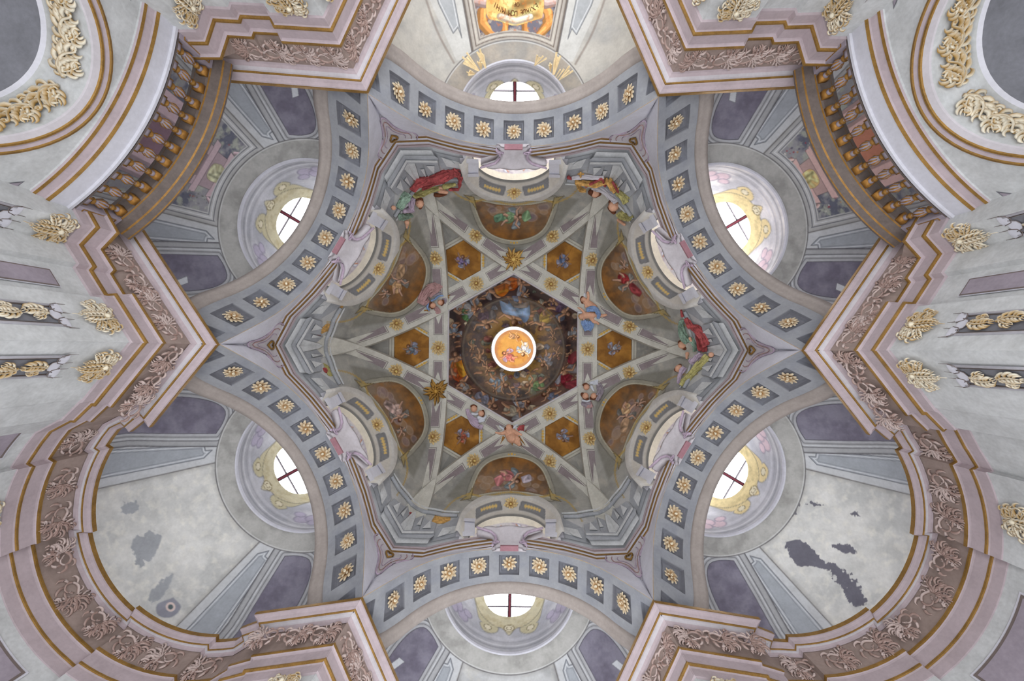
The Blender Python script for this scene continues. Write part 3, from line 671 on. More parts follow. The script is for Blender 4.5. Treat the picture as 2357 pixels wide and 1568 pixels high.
    # hexagonal sky panels (each wedge paints both halves it holds)
    for sg in (-1, 1):
        hp = hexpoly(sg, 46); dh = sdp(P, hp)
        dq = sdp(P, hexpoly(sg, 58, 2)); fill(C, dq, (196, 193, 180), 1.5); line(C, dq, 1.4, (124, 120, 112)); line(C, dh - 6, 1.4, (140, 134, 122)); line(C, dh - 3, 1.4, (206, 202, 190))
        for k in range(6):
            a, b = np.array(hp[k]), np.array(hp[(k + 1) % 6]); ctr = np.mean(hp, 0); n_ = ((a + b) / 2 - ctr); n_ /= np.hypot(*n_)
            if k in (1, 3): # gilt rope beside the ribs
                p0 = a * .75 + b * .25 + n_ * 6; p1 = a * .25 + b * .75 + n_ * 6; e = sdl(P, [p0, p1], 2.2)[0]; al = (P - p0) @ ((p1 - p0) / np.hypot(*(p1 - p0)))
                fill(C, e + np.sin(al * .9) * 1.0, (206, 166, 80), 1.2)
        fill(C, dh, (150, 104, 48), 1.5); line(C, dh, 1.5, (74, 48, 24)); m = dh < 0; D = C[m]; Q = P[m]
        hs = (list(SIDES).index(nm) + (1 if sg < 0 else 0)) % 6
        mixn(D, Q + 0, 34, (96, 60, 28), .35, .8, .8); mixn(D, Q, 20, (204, 146, 66), .45, .85, .7); C[m] = D
        ax = np.array([sin(R(30)) * sg, cos(R(30))]); ctr = ax * 233
        putto(C, P, ctr[0] + (2 if sg > 0 else 2), ctr[1] - 2, 90 * sg, 17, [(110, 96, 130), (96, 110, 140), (150, 156, 166), (120, 130, 150), (150, 80, 60), (100, 110, 120)][hs], 40 + hs, (150, 118, 100), (130, 130, 146))
    return C
SM_ = None
for i, (nm, phi) in enumerate(SIDES.items()):
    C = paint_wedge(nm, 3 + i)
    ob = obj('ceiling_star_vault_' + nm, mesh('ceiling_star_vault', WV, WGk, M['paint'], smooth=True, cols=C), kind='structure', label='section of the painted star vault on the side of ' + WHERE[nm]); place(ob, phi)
# lunette frame, reveal ------------------------------------------------------------
def lunette_mesh():
    n = 121; th = np.linspace(-1, 1, n); nv = 26; V = []; C = []
    for j in range(nv + 1):
        q = min(1, j / (nv - 1)); ex = j == nv
        for a in th:
            t = a * R(90); dz = 0
            W_ = Vector((.90 * sin(t), 4.24, 10.2 + 1.29 * cos(t))); I_ = Vector((1.12 * sin(t), 3.93, 10.4 + 1.8 * cos(t)))
            if abs(a) > .98: W_.z = 9.6; I_.z = 9.75
            p = W_.lerp(I_, q); p.z += .05 * sin(q * pi)
            if ex: p += Vector((.06 * sin(t), .0, .34 * max(0, cos(t)) ** .5))
            V.append(p); C.append((a, q))
    C = np.array(C); P = np.stack([C[:, 0] * 100, C[:, 1] * 28], 1)
    K = np.tile(np.array(lin((176, 172, 166))), (len(P), 1)); mixn(K, P, 20, (150, 148, 146), .4, .7, .6)
    fill(K, 2 - P[:, 1], (206, 200, 190), 1); fill(K, P[:, 1] - 3, (138, 136, 132), 1.5); fill(K, 24 - P[:, 1], (204, 200, 194), 1.5)
    for sg in (-1, 1):
        Q = P * np.array([sg, 1]); e = sdp(Q, [(15, 9), (18, 19), (60, 19), (65, 9)]); fill(K, e - 2.5, (206, 202, 196), 1); fill(K, e - 1.4, (120, 118, 118), 1); fill(K, e, (134, 134, 136), 1)
        e = sdl(Q, [(24, 14), (52, 15)], 1.2, .8)[0] + np.sin(Q[:, 0] * 1.2) * .8 - .8; fill(K, e, (222, 190, 120), .8)
    A = mesh('lunette_frame', V, gridf(n, nv + 1), M['paint'], smooth=True, cols=K)
    # reveal behind
    V = []; nv = 30
    for j in range(nv):
        q = j / (nv - 1)
        for a in th:
            t = a * R(90); z = 10.2 + 1.29 * cos(t) if abs(a) < .98 else 9.6
            V.append((.90 * sin(t) * (1 + .06 * q), 4.24 + .75 * q, z + .05 * q))
    P = np.stack([np.tile(th, nv) * 100, np.repeat(np.linspace(0, 1, nv), n) * 60], 1)
    K = np.tile(np.array(lin((236, 226, 206))), (len(P), 1)); mixn(K, P, 20, (214, 206, 190), .45, .7, .5)
    m = P[:, 1] > 14; D = K[m]; D += (np.array(lin((206, 200, 206))) - D) * .7; mixn(D, P[m], 12, (170, 150, 170), .5, .7, .6); K[m] = D
    putto(K, P, -20, 30, 0, 12, (150, 60, 60), 5, (224, 150, 116), (214, 216, 226)); putto(K, P, 14, 28, 180, 12, (190, 130, 90), 8, (224, 150, 116), (214, 216, 226))
    B = mesh('lunette_reveal', V, gridf(n, nv), M['paint'], smooth=True, cols=K)
    return A, B
LA, LB = lunette_mesh()
for nm, phi in SIDES.items():
    place(obj('trim_lunette_' + nm, LA, kind='structure', label='arched grey lunette frame above ' + WHERE[nm]), phi)
    place(obj('wall_reveal_' + nm, LB, kind='structure'), phi)
# interlaced ribs ---------------------------------------------------------------------
def rib_pt(s, w_, dz=0.0):
    return (s, D_RIB + w_ * (1 + .02 * s * s) * (1.0), rib_h(s) + dz)
def rib_mesh(lift):
    mb = MB(); S = [4.145 * sin(pi / 2 * (i / 60 - 1)) for i in range(121)]
    prof = [(-.30, .35, 0), (-.30, .0, 0), (-.235, -.0, 0), (.235, 0, 0), (.30, .0, 0), (.30, .35, 0)]
    V = [(s, D_RIB + a, rib_h(s) + b + lift) for a, b, _ in prof for s in S]
    mb.add(V, [tuple(x) for x in gridf(121, len(prof)).tolist()], 0)
    def plate(poly, mi, dz):
        pts = []
        k = len(poly)
        V = [(s, D_RIB + w_, rib_h(s) + dz + lift) for s, w_ in poly]; mb.add(V, [tuple(range(k))], mi)
    for sg in (-1, 1):
        for a, b, tail, fl in ((.44, .74, 1.08, 1), (2.38, 2.0, 1.66, 1), (2.96, 3.22, 3.64, 1)):
            for q, (g, mi, dz) in enumerate(((.035, 1, -.004), (.018, 2, -.008), (0, 3, -.012))):
                d_ = 1 if b > a else -1; a0 = a - g * d_; wd = .125 + g
                poly = [(a0, -wd), (a0 - .04 * d_, 0), (a0, wd), ((a + b) / 2, wd), (tail + g * d_, wd), (b + g * .5 * d_, 0), (tail + g * d_, -wd), ((a + b) / 2, -wd)]
                poly = [(sg * s, w_) for s, w_ in poly]
                # split along the centre so that the plate stays planar enough on the curved soffit
                k1 = [poly[i] for i in (1, 2, 3)]; 
                n_ = 14
                for i in range(n_):
                    def edge(f): # f along, returns (s) for centre and edge
                        return a0 + (b + g * .5 * d_ - a0) * f, a0 + (tail + g * d_ - a0) * f
                    c0, e0 = edge(i / n_); c1, e1 = edge((i + 1) / n_)
                    for ws in (-1, 1):
                        for q_ in range(4):
                            f0, f1 = q_ / 4, (q_ + 1) / 4
                            plate([(sg * (c0 + (e0 - c0) * f0), ws * wd * f0), (sg * (c0 + (e0 - c0) * f1), ws * wd * f1), (sg * (c1 + (e1 - c1) * f1), ws * wd * f1), (sg * (c1 + (e1 - c1) * f0), ws * wd * f0)], mi, dz * (1.6 if a > 2.5 else 1))
    return mb.mesh('rib', [M['stonew'], M['greyw'], M['stonew'], M['umberp']])
M['umberp'] = plaster('umber_mauve_plaster', (142, 130, 132), .14)
M['stonew'] = plaster('warm_stone_plaster', (200, 197, 187), .14); M['greyw'] = plaster('warm_shadow_plaster', (138, 132, 126), .1)  # greyw: darker warm grey for the rib panel borders
RIBS = [rib_mesh(0), rib_mesh(.012), rib_mesh(-.012)]
for k, (nm, phi) in enumerate(PIERS.items()):
    place(obj('trim_rib_' + nm, RIBS[k % 3], kind='structure', label='broad vault rib facing the %s pier' % nm.replace('_', ' ')), phi)
# upper domes and lantern -------------------------------------------------------------
def upper():
    cxs = 0
    nu, nv = 720, 60
    ph = np.linspace(0, 2 * pi, nu, endpoint=False)
    # hexagon to circle
    V = []; G = gridf(nu, nv, True)
    T = np.linspace(0, 1, nv)
    base = 2.045 / np.cos(((ph + pi / 6) % (pi / 3)) - pi / 6)      # edges face the piers
    for t in T:
        r = base * (1 - t) + 1.86 * t; h = 14.40 + (16.5 - 14.40) * math.sin(t * pi / 2) ** .8
        r = r + .10 * math.sin(t * pi)
        V.append(np.stack([r * np.cos(ph), r * np.sin(ph), np.full(nu, h)], 1))
    V1 = np.concatenate(V)
    V = []; nv2 = 90
    for t in np.linspace(0, 1, nv2):
        r = 1.86 + .10 * min(1, t * 20) ; a = t * pi / 2
        h = 16.45 + 3.6 * math.sin(a) ** 1.0; r2 = .97 + (1.97 - .97) * math.cos(a) if t > 0 else 1.86
        V.append(np.stack([r2 * np.cos(ph), r2 * np.sin(ph), np.full(nu, h)], 1))
    V2 = np.concatenate(V); G2 = gridf(nu, nv2, True)
    V = []; nv3 = 50
    for t in np.linspace(0, 1, nv3):
        a = t * pi / 2; V.append(np.stack([.98 * cos(a) * np.cos(ph), .98 * cos(a) * np.sin(ph), np.full(nu, 22.8 + 1.0 * sin(a))], 1))
    V3 = np.concatenate(V); G3 = gridf(nu, nv3, True)
    return (V1, G), (V2, G2), (V3, G3)
(U1, UG1), (U2, UG2), (U3, UG3) = upper()
def paint_upper(V, which):
    P = V[:, :2] * (F / V[:, 2])[:, None]; rr = random.Random(12)
    if which < 3:
        C = np.tile(np.array(lin((138, 106, 96) if which == 1 else (140, 116, 88))), (len(P), 1)); rad = np.hypot(P[:, 0], P[:, 1])
        mixn(C, P, 34, (58, 50, 56), .42, .62, .9); mixn(C, P + 99, 22, (150, 120, 104), .5, .7, .55)
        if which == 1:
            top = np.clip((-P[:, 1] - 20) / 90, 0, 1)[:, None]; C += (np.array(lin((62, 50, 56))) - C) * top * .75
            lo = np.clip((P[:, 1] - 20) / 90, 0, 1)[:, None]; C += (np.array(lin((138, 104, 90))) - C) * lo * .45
        else:
            g = np.clip((100 - rad) / 46, 0, 1); g *= np.clip(1.0 - (P[:, 0] - 10) ** 2 / 9000 + .1, .25, 1); C += (np.array(lin((196, 156, 84))) - C) * (g * .85)[:, None]
            mixn(C, P + 31, 16, (86, 78, 84), .45, .62, .75)
        # figures of both zones: x, y, direction of the head, size, cloth colour, wings
        A = [(8, -150, -20, 26, (224, 110, 40), (150, 155, 170)), (-52, -132, 200, 19, None, (150, 150, 160)), (-98, -92, 10, 28, (196, 204, 214), (150, 160, 176)), (-118, -88, 200, 10, (90, 130, 90), None),
             (-136, -36, 100, 16, (150, 170, 200), (170, 180, 200)), (-128, 32, 250, 30, (226, 132, 44), (150, 160, 176)), (-118, 70, 60, 24, (210, 96, 44), None), (-106, 96, 40, 16, (196, 200, 206), None),
             (-56, 122, 35, 28, (150, 156, 180), (150, 160, 172)), (8, 140, 0, 24, (196, 190, 170), (160, 166, 178)), (26, 118, 20, 17, None, (150, 150, 160)), (84, 106, 190, 19, (120, 140, 180), None),
             (122, 58, 240, 28, (150, 44, 62), (150, 150, 160)), (134, 12, 270, 15, (160, 50, 66), None), (140, -34, 100, 14, (170, 180, 200), (170, 176, 186)), (112, -90, 30, 26, (104, 84, 120), (110, 120, 140)), (92, -112, 100, 12, None, None), (24, -126, 160, 9, None, (150, 150, 160)), (60, -100, 20, 14, None, (150, 150, 140))]
        B = [(0, -82, 90, 30, (110, 136, 176), None), (-70, -66, 60, 26, (96, 78, 96), (96, 92, 96)), (70, -62, 120, 24, (190, 160, 80), (110, 110, 110)), (-78, 20, 100, 14, None, (104, 96, 92)), (-60, 44, 60, 10, None, None),
             (72, 26, 120, 16, (130, 130, 140), (120, 124, 134)), (-30, 78, 20, 20, (120, 140, 160), (150, 160, 170)), (46, 82, 180, 20, (110, 150, 96), (130, 140, 120)), (100, 8, 80, 10, None, None), (-96, -4, 60, 9, None, None), (4, 104, 20, 13, None, (120, 120, 130)), (90, -30, 90, 8, None, None), (-40, 92, 130, 10, None, None)]
        pal = [(150, 96, 70), (104, 84, 104), (186, 150, 110), (96, 104, 124), (170, 110, 96), (84, 96, 84), (206, 186, 160), (122, 60, 54)]
        for k in range(90 if which == 1 else 60):      # broken clouds, stray draperies and far figures behind the main ones
            a_ = rr.uniform(0, 2 * pi); q = rr.uniform(120, 165) if which == 1 else rr.uniform(56, 112); x, y, z_ = q * cos(a_), q * sin(a_), rr.uniform(4, 11)
            if abs(x) > 150: continue
            c = rr.choice(pal); c = c if which == 1 else tuple(int(v * .75 + 30) for v in c)
            pts = [(x + z_ * rr.uniform(.5, 1.3) * cos(t), y + z_ * rr.uniform(.4, 1) * sin(t)) for t in [2 * pi * i / 7 for i in range(7)]]
            if k % 3: cloth(C, P, pts, c, 3, k)
            else: limb(C, P, [pts[0], (x, y), pts[3]], z_ * .35, z_ * .2, (196, 148, 118))
        for k, (x, y, a, s, cl, wg) in enumerate(A if which == 1 else B):
            tone = (232, 180, 146) if which == 1 else (200, 158, 126)
            putto(C, P, x, y, a, s * (1.12 if which == 1 else 1.2), cl, k + 3, tone, wg, s > 20)
        if which == 2:
            cloth(C, P, [(-34, -112), (-14, -104), (0, -108), (20, -100), (34, -104), (36, -76), (24, -60), (14, -72), (-8, -78), (-26, -84)], (118, 146, 186), 9, 4)
            cloth(C, P, [(-12, -116), (0, -110), (16, -104), (34, -110), (30, -96), (0, -96)], (120, 112, 108), 4, 5)
            mixn(C, P + 7, 7, (170, 130, 90), .55, .75, .35)
            for rot in (0,):
                line(C, rad - 116, 4, (150, 140, 130), 3, .6)
        else:
            for x, y, r_ in ((-112, -72, 8), (-104, -64, 6)): cloth(C, P, [(x - r_, y), (x, y - r_ * .7), (x + r_, y), (x, y + r_)], (96, 140, 92), 2, int(r_))
            cloth(C, P, [(-46, -140), (-20, -150), (-12, -134), (-26, -120), (-40, -126)], (226, 130, 44), 5, 6); cloth(C, P, [(128, 14), (144, 4), (150, 20), (138, 34), (126, 30)], (158, 48, 66), 4, 7)
            cloth(C, P, [(-132, 34), (-112, 26), (-104, 50), (-112, 66), (-124, 62)], (226, 146, 50), 5, 9); cloth(C, P, [(120, 78), (150, 70), (150, 100), (136, 98)], (160, 52, 72), 5, 10)
        return C
    C = np.tile(np.array(lin((190, 146, 78))), (len(P), 1)); mixn(C, P, 14, (170, 110, 56), .5, .7, .6)
    rad = np.hypot(P[:, 0], P[:, 1]); fill(C, 38 - rad, (150, 110, 90), 8, .6)
    putto(C, P, -14, 14, 210, 17, (170, 96, 90), 3, (200, 140, 110), (150, 130, 150)); putto(C, P, 22, 2, 100, 17, (196, 206, 216), 6, (226, 190, 150), (150, 170, 190)); putto(C, P, 2, -30, 10, 12, (150, 120, 90), 7, (210, 160, 110), None)
    return C
cen = Matrix.Translation((0, 0, CAMZ))
for k, (V, G, nm, lb) in enumerate(((U1, UG1, 'ceiling_lower_fresco', 'dark fresco of flying angels filling the hexagon'), (U2, UG2, 'ceiling_upper_fresco', 'inner dome fresco of angels on golden cloud'), (U3, UG3, 'ceiling_lantern_fresco', 'small golden fresco at the top of the lantern')), 1):
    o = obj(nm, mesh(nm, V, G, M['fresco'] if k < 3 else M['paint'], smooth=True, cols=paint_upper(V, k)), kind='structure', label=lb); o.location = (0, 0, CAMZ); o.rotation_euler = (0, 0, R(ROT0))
mb = MB()
lathe(mb, [(1.0, 20.02, 0), (.975, 20.03, 0), (.985, 20.10, 0), (1.02, 20.12, 0), (1.02, 22.7, 0), (.99, 22.78, 0), (.975, 22.8, 0)], 60)
mb.f = mb.f[:-2]; mb.m = mb.m[:-2]
o = obj('wall_lantern', mb.mesh('wall_lantern', M['white'], True), kind='structure', label='white ring and drum of the lantern'); o.location = (0, 0, CAMZ)
mb = MB()
for k in range(12):
    a = R(30 * k + 15); m4 = Matrix.Rotation(a, 4, 'Z'); mb2 = MB(); box(mb2, .985, 0, 21.35, .01, .36, 2.1, 0); mb2.xf(m4); mb.add(mb2.v, mb2.f, 0)
o = obj('window_7', mb.mesh('window_lantern', glow('lantern_pane', (1, .97, .9), 5.0)), kind='structure', label='ring of bright panes inside the lantern'); o.location = (0, 0, CAMZ)  # glowing panes added to whiten the drum wall and light the domes
# ledge and stone edge of the hexagon opening
mb = MB(); hexp = [(2.035 / cos(R(30)) * cos(R(30 + 60 * k)), 2.035 / cos(R(30)) * sin(R(30 + 60 * k))) for k in range(7)]
sweep(mb, hexp[::-1], [(.02, 14.30, 0), (-.015, 14.32, 0), (-.015, 14.42, 0), (.04, 14.46, 0)])
o = obj('trim_hexagon_edge', mb.mesh('trim_hexagon_edge', M['pale']), kind='structure'); o.location = (0, 0, CAMZ); o.rotation_euler = (0, 0, R(ROT0))
CG = (lin((236, 230, 212)), lin((170, 132, 66)))
def frond(mb, T, pts, wd, lobes=9, side=(-1, 1), c=None, stem=.012, lift=.03):
    """a leaf with a rib and many small curved lobes; T maps flat coordinates (x, y, height) to space"""
    c = c or CG; S_ = spline(pts, 6); n = len(S_); P_ = [T(p[0], p[1], lift + .02 * sin(pi * i / n)) for i, p in enumerate(S_)]
    tube(mb, P_, [stem * (1.3 - i / n) for i in range(n)], 6, c=c)
    lobes = max(3, round(lobes * .7))
    for k in range(lobes):
        f = .06 + .9 * k / lobes; i = min(n - 2, int(f * (n - 1))); p = np.array(S_[i][:2]); t = np.array(S_[i + 1][:2]) - p; t /= (np.hypot(*t) + 1e-9)
        L_ = wd * (.55 + .9 * sin(pi * min(1, f * 1.15))) * (1 - .35 * f)
        for sd in side:
            nr = np.array([-t[1], t[0]]) * sd; q = [p, p + (t * .45 + nr * .65) * L_, p + (t * 1.15 + nr * .85) * L_, p + (t * 1.5 + nr * .5) * L_]
            z = [lift, lift + .022, lift + .012, lift - .01]
            tube(mb, [T(v[0], v[1], zz) for v, zz in zip(spline(q, 3), np.interp(np.linspace(0, 3, 10), range(4), z))], [L_ * w_ for w_ in (.14, .23, .28, .30, .29, .27, .23, .17, .10, .02)], 5, c=c)
def volute(mb, T, x, y, r, a0, turns, sgn, wd, c=None, lobes=8, lift=.03):
    pts = [(x + r * (1 - .82 * i / 13) * cos(a0 + sgn * turns * 2 * pi * i / 13), y + r * (1 - .82 * i / 13) * sin(a0 + sgn * turns * 2 * pi * i / 13)) for i in range(14)]
    frond(mb, T, pts[::2] + [pts[-1]], wd, lobes, (-sgn,), c, .016, lift)
flatT = lambda x, y, z: Vector((x, y, z))
def leaf(mb, pts, w_, z=.03, c=CG): frond(mb, flatT, pts, w_ * 1.6, 6, (-1, 1), c, w_ * .5, z)
def acanthus():
    mb = MB()
    for sg in (-1, 1):
        volute(mb, flatT, sg * .10, -.09, .085, R(90 + 70 * sg), .85, -sg, .045); volute(mb, flatT, sg * .15, -.23, .085, R(90 + 80 * sg), .85, -sg, .045)
        frond(mb, flatT, [(0, -.16), (sg * .07, -.12), (sg * .15, -.13), (sg * .2, -.18)], .045, 7); frond(mb, flatT, [(0, -.24), (sg * .08, -.25), (sg * .16, -.31), (sg * .2, -.38)], .045, 7)
        frond(mb, flatT, [(0, -.26), (sg * .05, -.34), (sg * .06, -.46)], .035, 7); frond(mb, flatT, [(0, -.1), (sg * .04, -.05), (sg * .06, .0)], .03, 4)
    frond(mb, flatT, [(0, -.05), (0, -.2), (.01, -.38), (-.01, -.6)], .05, 12, lift=.05); ball(mb, (0, -.15, .07), .035, cc=lin((230, 220, 196)))
    return mb.mesh('acanthus_leaf', M['cream'], True)
# ------------------------------------------------------------------ upper galleries (two), with balustrade and the arch below
def v_bal(u): return 5.72 + .15 * u * u
def gallery(nm, phi):
    us = [-1.75 + 3.5 * i / 48 for i in range(49)]; path = [(u, v_bal(u)) for u in us]
    mb = MB(); G_ = [M['white'], M['gold'], M['pink'], M['stone'], M['purple'], M['greyd'], M['pale']]
    sweep(mb, path, [(1.9, 6.12, 3), (.03, 6.12, 0), (-.03, 6.10, 0), (-.03, 6.06, 0), (0, 6.05, 0), (.0, 5.83, 1), (-.01, 5.82, 1), (.01, 5.785, 2), (.03, 5.775, 2), (.05, 5.69, 1), (.04, 5.68, 1), (.05, 5.645, 2), (.07, 5.63, 3), (.09, 5.62, 3), (.09, 5.60, 3)])
    # spandrel with the arch opening below the gallery
    hc = 4.2; n = 40
    def ring_pt(r, th, d): u = r * sin(th); return (u, v_bal(u) + d, hc + r * cos(th))
    ths = [R(-90 + 180 * i / n) for i in range(n + 1)]
    outer = []
    for t in ths:
        k = min(1.75 / max(abs(sin(t)), 1e-6), 1.42 / max(cos(t), 1e-6)); outer.append((k * sin(t), k * cos(t)))
    V = []
    for f in [i / 8 for i in range(9)]:
        for t, (x, y) in zip(ths, outer):
            a, b = 1.36 * sin(t), 1.36 * cos(t); u = a + (x - a) * f; V.append((u, v_bal(u) + .09, hc + b + (y - b) * f))
    mb.add(V, [tuple(x) for x in gridf(n + 1, 9).tolist()], 3)
    prof = [(1.36, .09, 3), (1.36, .05, 1), (1.33, .04, 1), (1.315, .05, 2), (1.275, .06, 2), (1.25, .045, 1), (1.225, .045, 1), (1.215, .06, 6), (1.15, .08, 6), (1.14, .10, 3), (1.14, .60, 3), (1.08, .62, 0), (1.05, .66, 5), (1.02, .9, 5), (.9, 1.5, 5), (.55, 2.0, 5), (.02, 2.2, 5)]
    V = [ring_pt(r, t, d) for r, d, _ in prof for t in ths]
    mb.add(V, [tuple(x) for x in gridf(n + 1, len(prof)).tolist()], [prof[i][2] for i in range(len(prof) - 1) for _ in range(n)])
    for sg in (-1, 1):   # straight jambs down to the floor, mauve corner panels
        for x0, x1, d0, d1, mi in ((1.36, 1.75, .09, .09, 3), (1.36, 1.14, .06, .08, 6), (1.14, 1.14, .10, .60, 3), (1.14, 1.05, .60, .66, 5), (1.05, .02, .66, 2.2, 5)):
            mb.add([(sg * x0, v_bal(x0) + d0, hc), (sg * x1, v_bal(x1) + d1, hc), (sg * x1, v_bal(x1) + d1, -1.5), (sg * x0, v_bal(x0) + d0, -1.5)], [(0, 1, 2, 3)], mi)
        tri = [(1.26, 5.50), (1.68, 5.50), (1.68, 5.0)]
        for g, mi, dd in ((0, 5, .085), (.025, 4, .08)):
            c = np.mean(tri, 0); T3 = [tuple(c + (np.array(p) - c) * (1 - g * 4)) for p in tri]
            mb.add([(sg * u, v_bal(u) + dd, h) for u, h in T3], [(0, 1, 2)], mi)
    o = obj('wall_gallery_' + nm, mb.mesh('wall_gallery', G_), kind='structure', label='convex gallery front over a round arch at ' + WHERE[nm]); place(o, phi)
    # back wall of the gallery chapel under the vault
    mb = MB(); th = [R(-86 + 172 * i / 40) for i in range(41)]
    mb.add([(2.50 * sin(t), 5.5 + 2.50 * cos(t), h) for h in (7.31, 6.1) for t in th], [tuple(x) for x in gridf(41, 2).tolist()], 0)
    place(obj('wall_gallery_back_' + nm, mb.mesh('wall_gallery_back', M['pale']), kind='structure'), phi)
    # garland of acanthus on the soffit of that arch
    mb = MB(); rr = random.Random(3)
    def soff(th, d, lift=0.0):
        r = 1.14 - lift; u = r * sin(th); return Vector((u, v_bal(u) + d, hc + r * cos(th)))
    TG = lambda x, y, z: soff(x / 1.14, y, z)
    for sgn in (-1, 1):
        for i in range(5):
            x0 = sgn * (.06 + i * .36); yy = .34
            frond(mb, TG, [(x0, yy), (x0 + sgn * .10, yy + .11), (x0 + sgn * .24, yy + .06), (x0 + sgn * .34, yy - .08), (x0 + sgn * .40, yy)], .085, 10, stem=.02)
            frond(mb, TG, [(x0 + sgn * .05, yy + .04), (x0 + sgn * .12, yy - .08), (x0 + sgn * .22, yy - .16)], .07, 6); frond(mb, TG, [(x0 + sgn * .22, yy + .07), (x0 + sgn * .30, yy + .14), (x0 + sgn * .38, yy + .12)], .06, 6)
            volute(mb, TG, x0 + sgn * .18, yy - .02, .075, R(90 - 80 * sgn), .8, -sgn, .05)
    place(obj('acanthus_garland', mb.mesh('acanthus_garland', M['cream'], True), label='long gilded leaf garland under the arch of the %s gallery' % nm.replace('_', ' '), cat='garland', group='leaf garlands under the gallery arches'), phi)
    # balustrade: one thing with parts
    bal = obj('balustrade', None, label='gilded balustrade with round balusters on the %s gallery' % nm.replace('_', ' '), cat='balustrade', group='gallery balustrades'); place(bal, phi)
    us = [-1.48 + 2.96 * i / 40 for i in range(41)]; path = [(u, v_bal(u)) for u in us]
    BR = [M['rail'], M['gilt'], M['purple']]
    mb = MB(); sweep(mb, path, [(.26, 6.80, 0), (.26, 7.0, 0), (-.20, 7.0, 0), (-.20, 6.97, 1), (-.19, 6.955, 0), (-.17, 6.945, 0), (-.13, 6.90, 1), (-.11, 6.885, 0), (-.09, 6.875, 0), (-.04, 6.85, 0), (-.01, 6.82, 1), (.0, 6.80, 0), (.03, 6.79, 0), (.20, 6.79, 1), (.215, 6.80, 0), (.26, 6.80, 0)])
    obj('handrail', mb.mesh('handrail', BR), bal)
    mb = MB(); sweep(mb, path, [(.18, 6.12, 0), (.18, 6.15, 0), (-.02, 6.15, 0), (-.02, 6.12, 0)]); obj('base_rail', mb.mesh('base_rail', BR), bal)
    if 'BALM' not in globals():
        global BALM
        mb = MB(); z0 = 6.15
        box(mb, 0, 0, z0 + .045, .13, .13, .09, 1); box(mb, 0, -.066, z0 + .045, .09, .004, .06, 2); box(mb, .066, 0, z0 + .045, .004, .09, .06, 2); box(mb, -.066, 0, z0 + .045, .004, .09, .06, 2)
        P_ = [(.045, .09, 2), (.035, .105, 2), (.025, .12, 1), (.045, .14, 1), (.052, .155, 1), (.045, .172, 1), (.026, .185, 2), (.032, .21, 2), (.052, .25, 2), (.062, .285, 2), (.060, .32, 2), (.045, .37, 1), (.03, .41, 2), (.022, .43, 1), (.042, .445, 1), (.046, .46, 1), (.040, .475, 1), (.024, .49, 1), (.03, .51, 2), (.044, .545, 2), (.03, .555, 1)]
        lathe(mb, [(r, z0 + z, m) for r, z, m in P_], 14)
        for k in range(8):   # gilt gadroons on the vase
            a = 2 * pi * k / 8; tube(mb, [(.040 * cos(a), .040 * sin(a), z0 + .215), (.062 * cos(a + .3), .062 * sin(a + .3), z0 + .285), (.050 * cos(a + .6), .050 * sin(a + .6), z0 + .365)], [.006, .012, .005], 6, 3)
        box(mb, 0, 0, z0 + .60, .12, .12, .09, 3)
        BALM = mb.mesh('baluster', [M['rail'], M['gilt'], M['purple'], M['amber']], True)
        for p in BALM.polygons:
            if len(p.vertices) == 4 and p.area > .0006 and abs(p.normal.length) > 0: pass
    for k in range(11):
        u = -1.2 + .24 * k; b = obj('baluster', BALM, bal, (u, v_bal(u) + .07, 0), math.atan(.30 * u))
    for sg in (-1, 1):
        mb = MB(); u = 1.385; rz = math.atan(.30 * u) * sg
        box(mb, sg * u, v_bal(u) + .05, 6.465, .22, .16, .65, 2, rz); 
        for dx, dz, sx, sz in ((0, .25, .15, .012), (0, -.25, .15, .012), (.075, 0, .012, .5), (-.075, 0, .012, .5)):
            box(mb, sg * u + dx * cos(rz) + .083 * sin(rz), v_bal(u) + .05 + dx * sin(rz) - .083 * cos(rz), 6.465 + dz, sx, .012, sz, 1, rz)
        obj('end_post', mb.mesh('end_post', BR), bal)
M['rail'] = plaster('umber_rail', (108, 97, 92), .2, 5, .5); M['gilt'] = plaster('bright_gilt', (152, 112, 56), .28, 9, .4, .22)
gallery('upper_left', SIDES['upper_left']); gallery('upper_right', SIDES['upper_right'])
# ------------------------------------------------------------------ rosettes
def rosette_mesh(seed, cream=(232, 222, 196), deep=(160, 112, 46), n1=13, n2=8):
    mb = MB(); rr = random.Random(seed); sw = rr.choice((-1, 1)) * rr.uniform(.15, .5)
    for ring, (n, r0, r1, z0, z1, wd) in enumerate(((n1, .2, 1.0, .05, .14, .36), (n2, .12, .68, .18, .32, .34))):
        for k in range(n):
            a = 2 * pi * (k + rr.uniform(-.12, .12)) / n + ring * .3; V, C = [], []; ln = r1 * rr.uniform(.86, 1.08)
            for i in range(5):
                f = i / 4; r = r0 + (ln - r0) * f; aa = a + sw * f; ww = wd * (.40 + 2.6 * f * (1 - f)) * (1 if i < 4 else 1.0)
                z = z0 + (z1 - z0) * sin(f * 2.4)
                for j in (-1, 0, 1):
                    V.append(((r * cos(aa) - j * ww * .5 * sin(aa)), (r * sin(aa) + j * ww * .5 * cos(aa)), z + (.05 if j == 0 else 0)))
                    t = f ** 1.2 if j == 0 else f ** 1.2 * .7; C.append(tuple(x * t + y * (1 - t) for x, y in zip(lin(cream), lin(deep))))
            mb.add(V, [tuple(x) for x in gridf(3, 5).tolist()], 0, C)
    return mb.mesh('rosette', M['cream'], True)
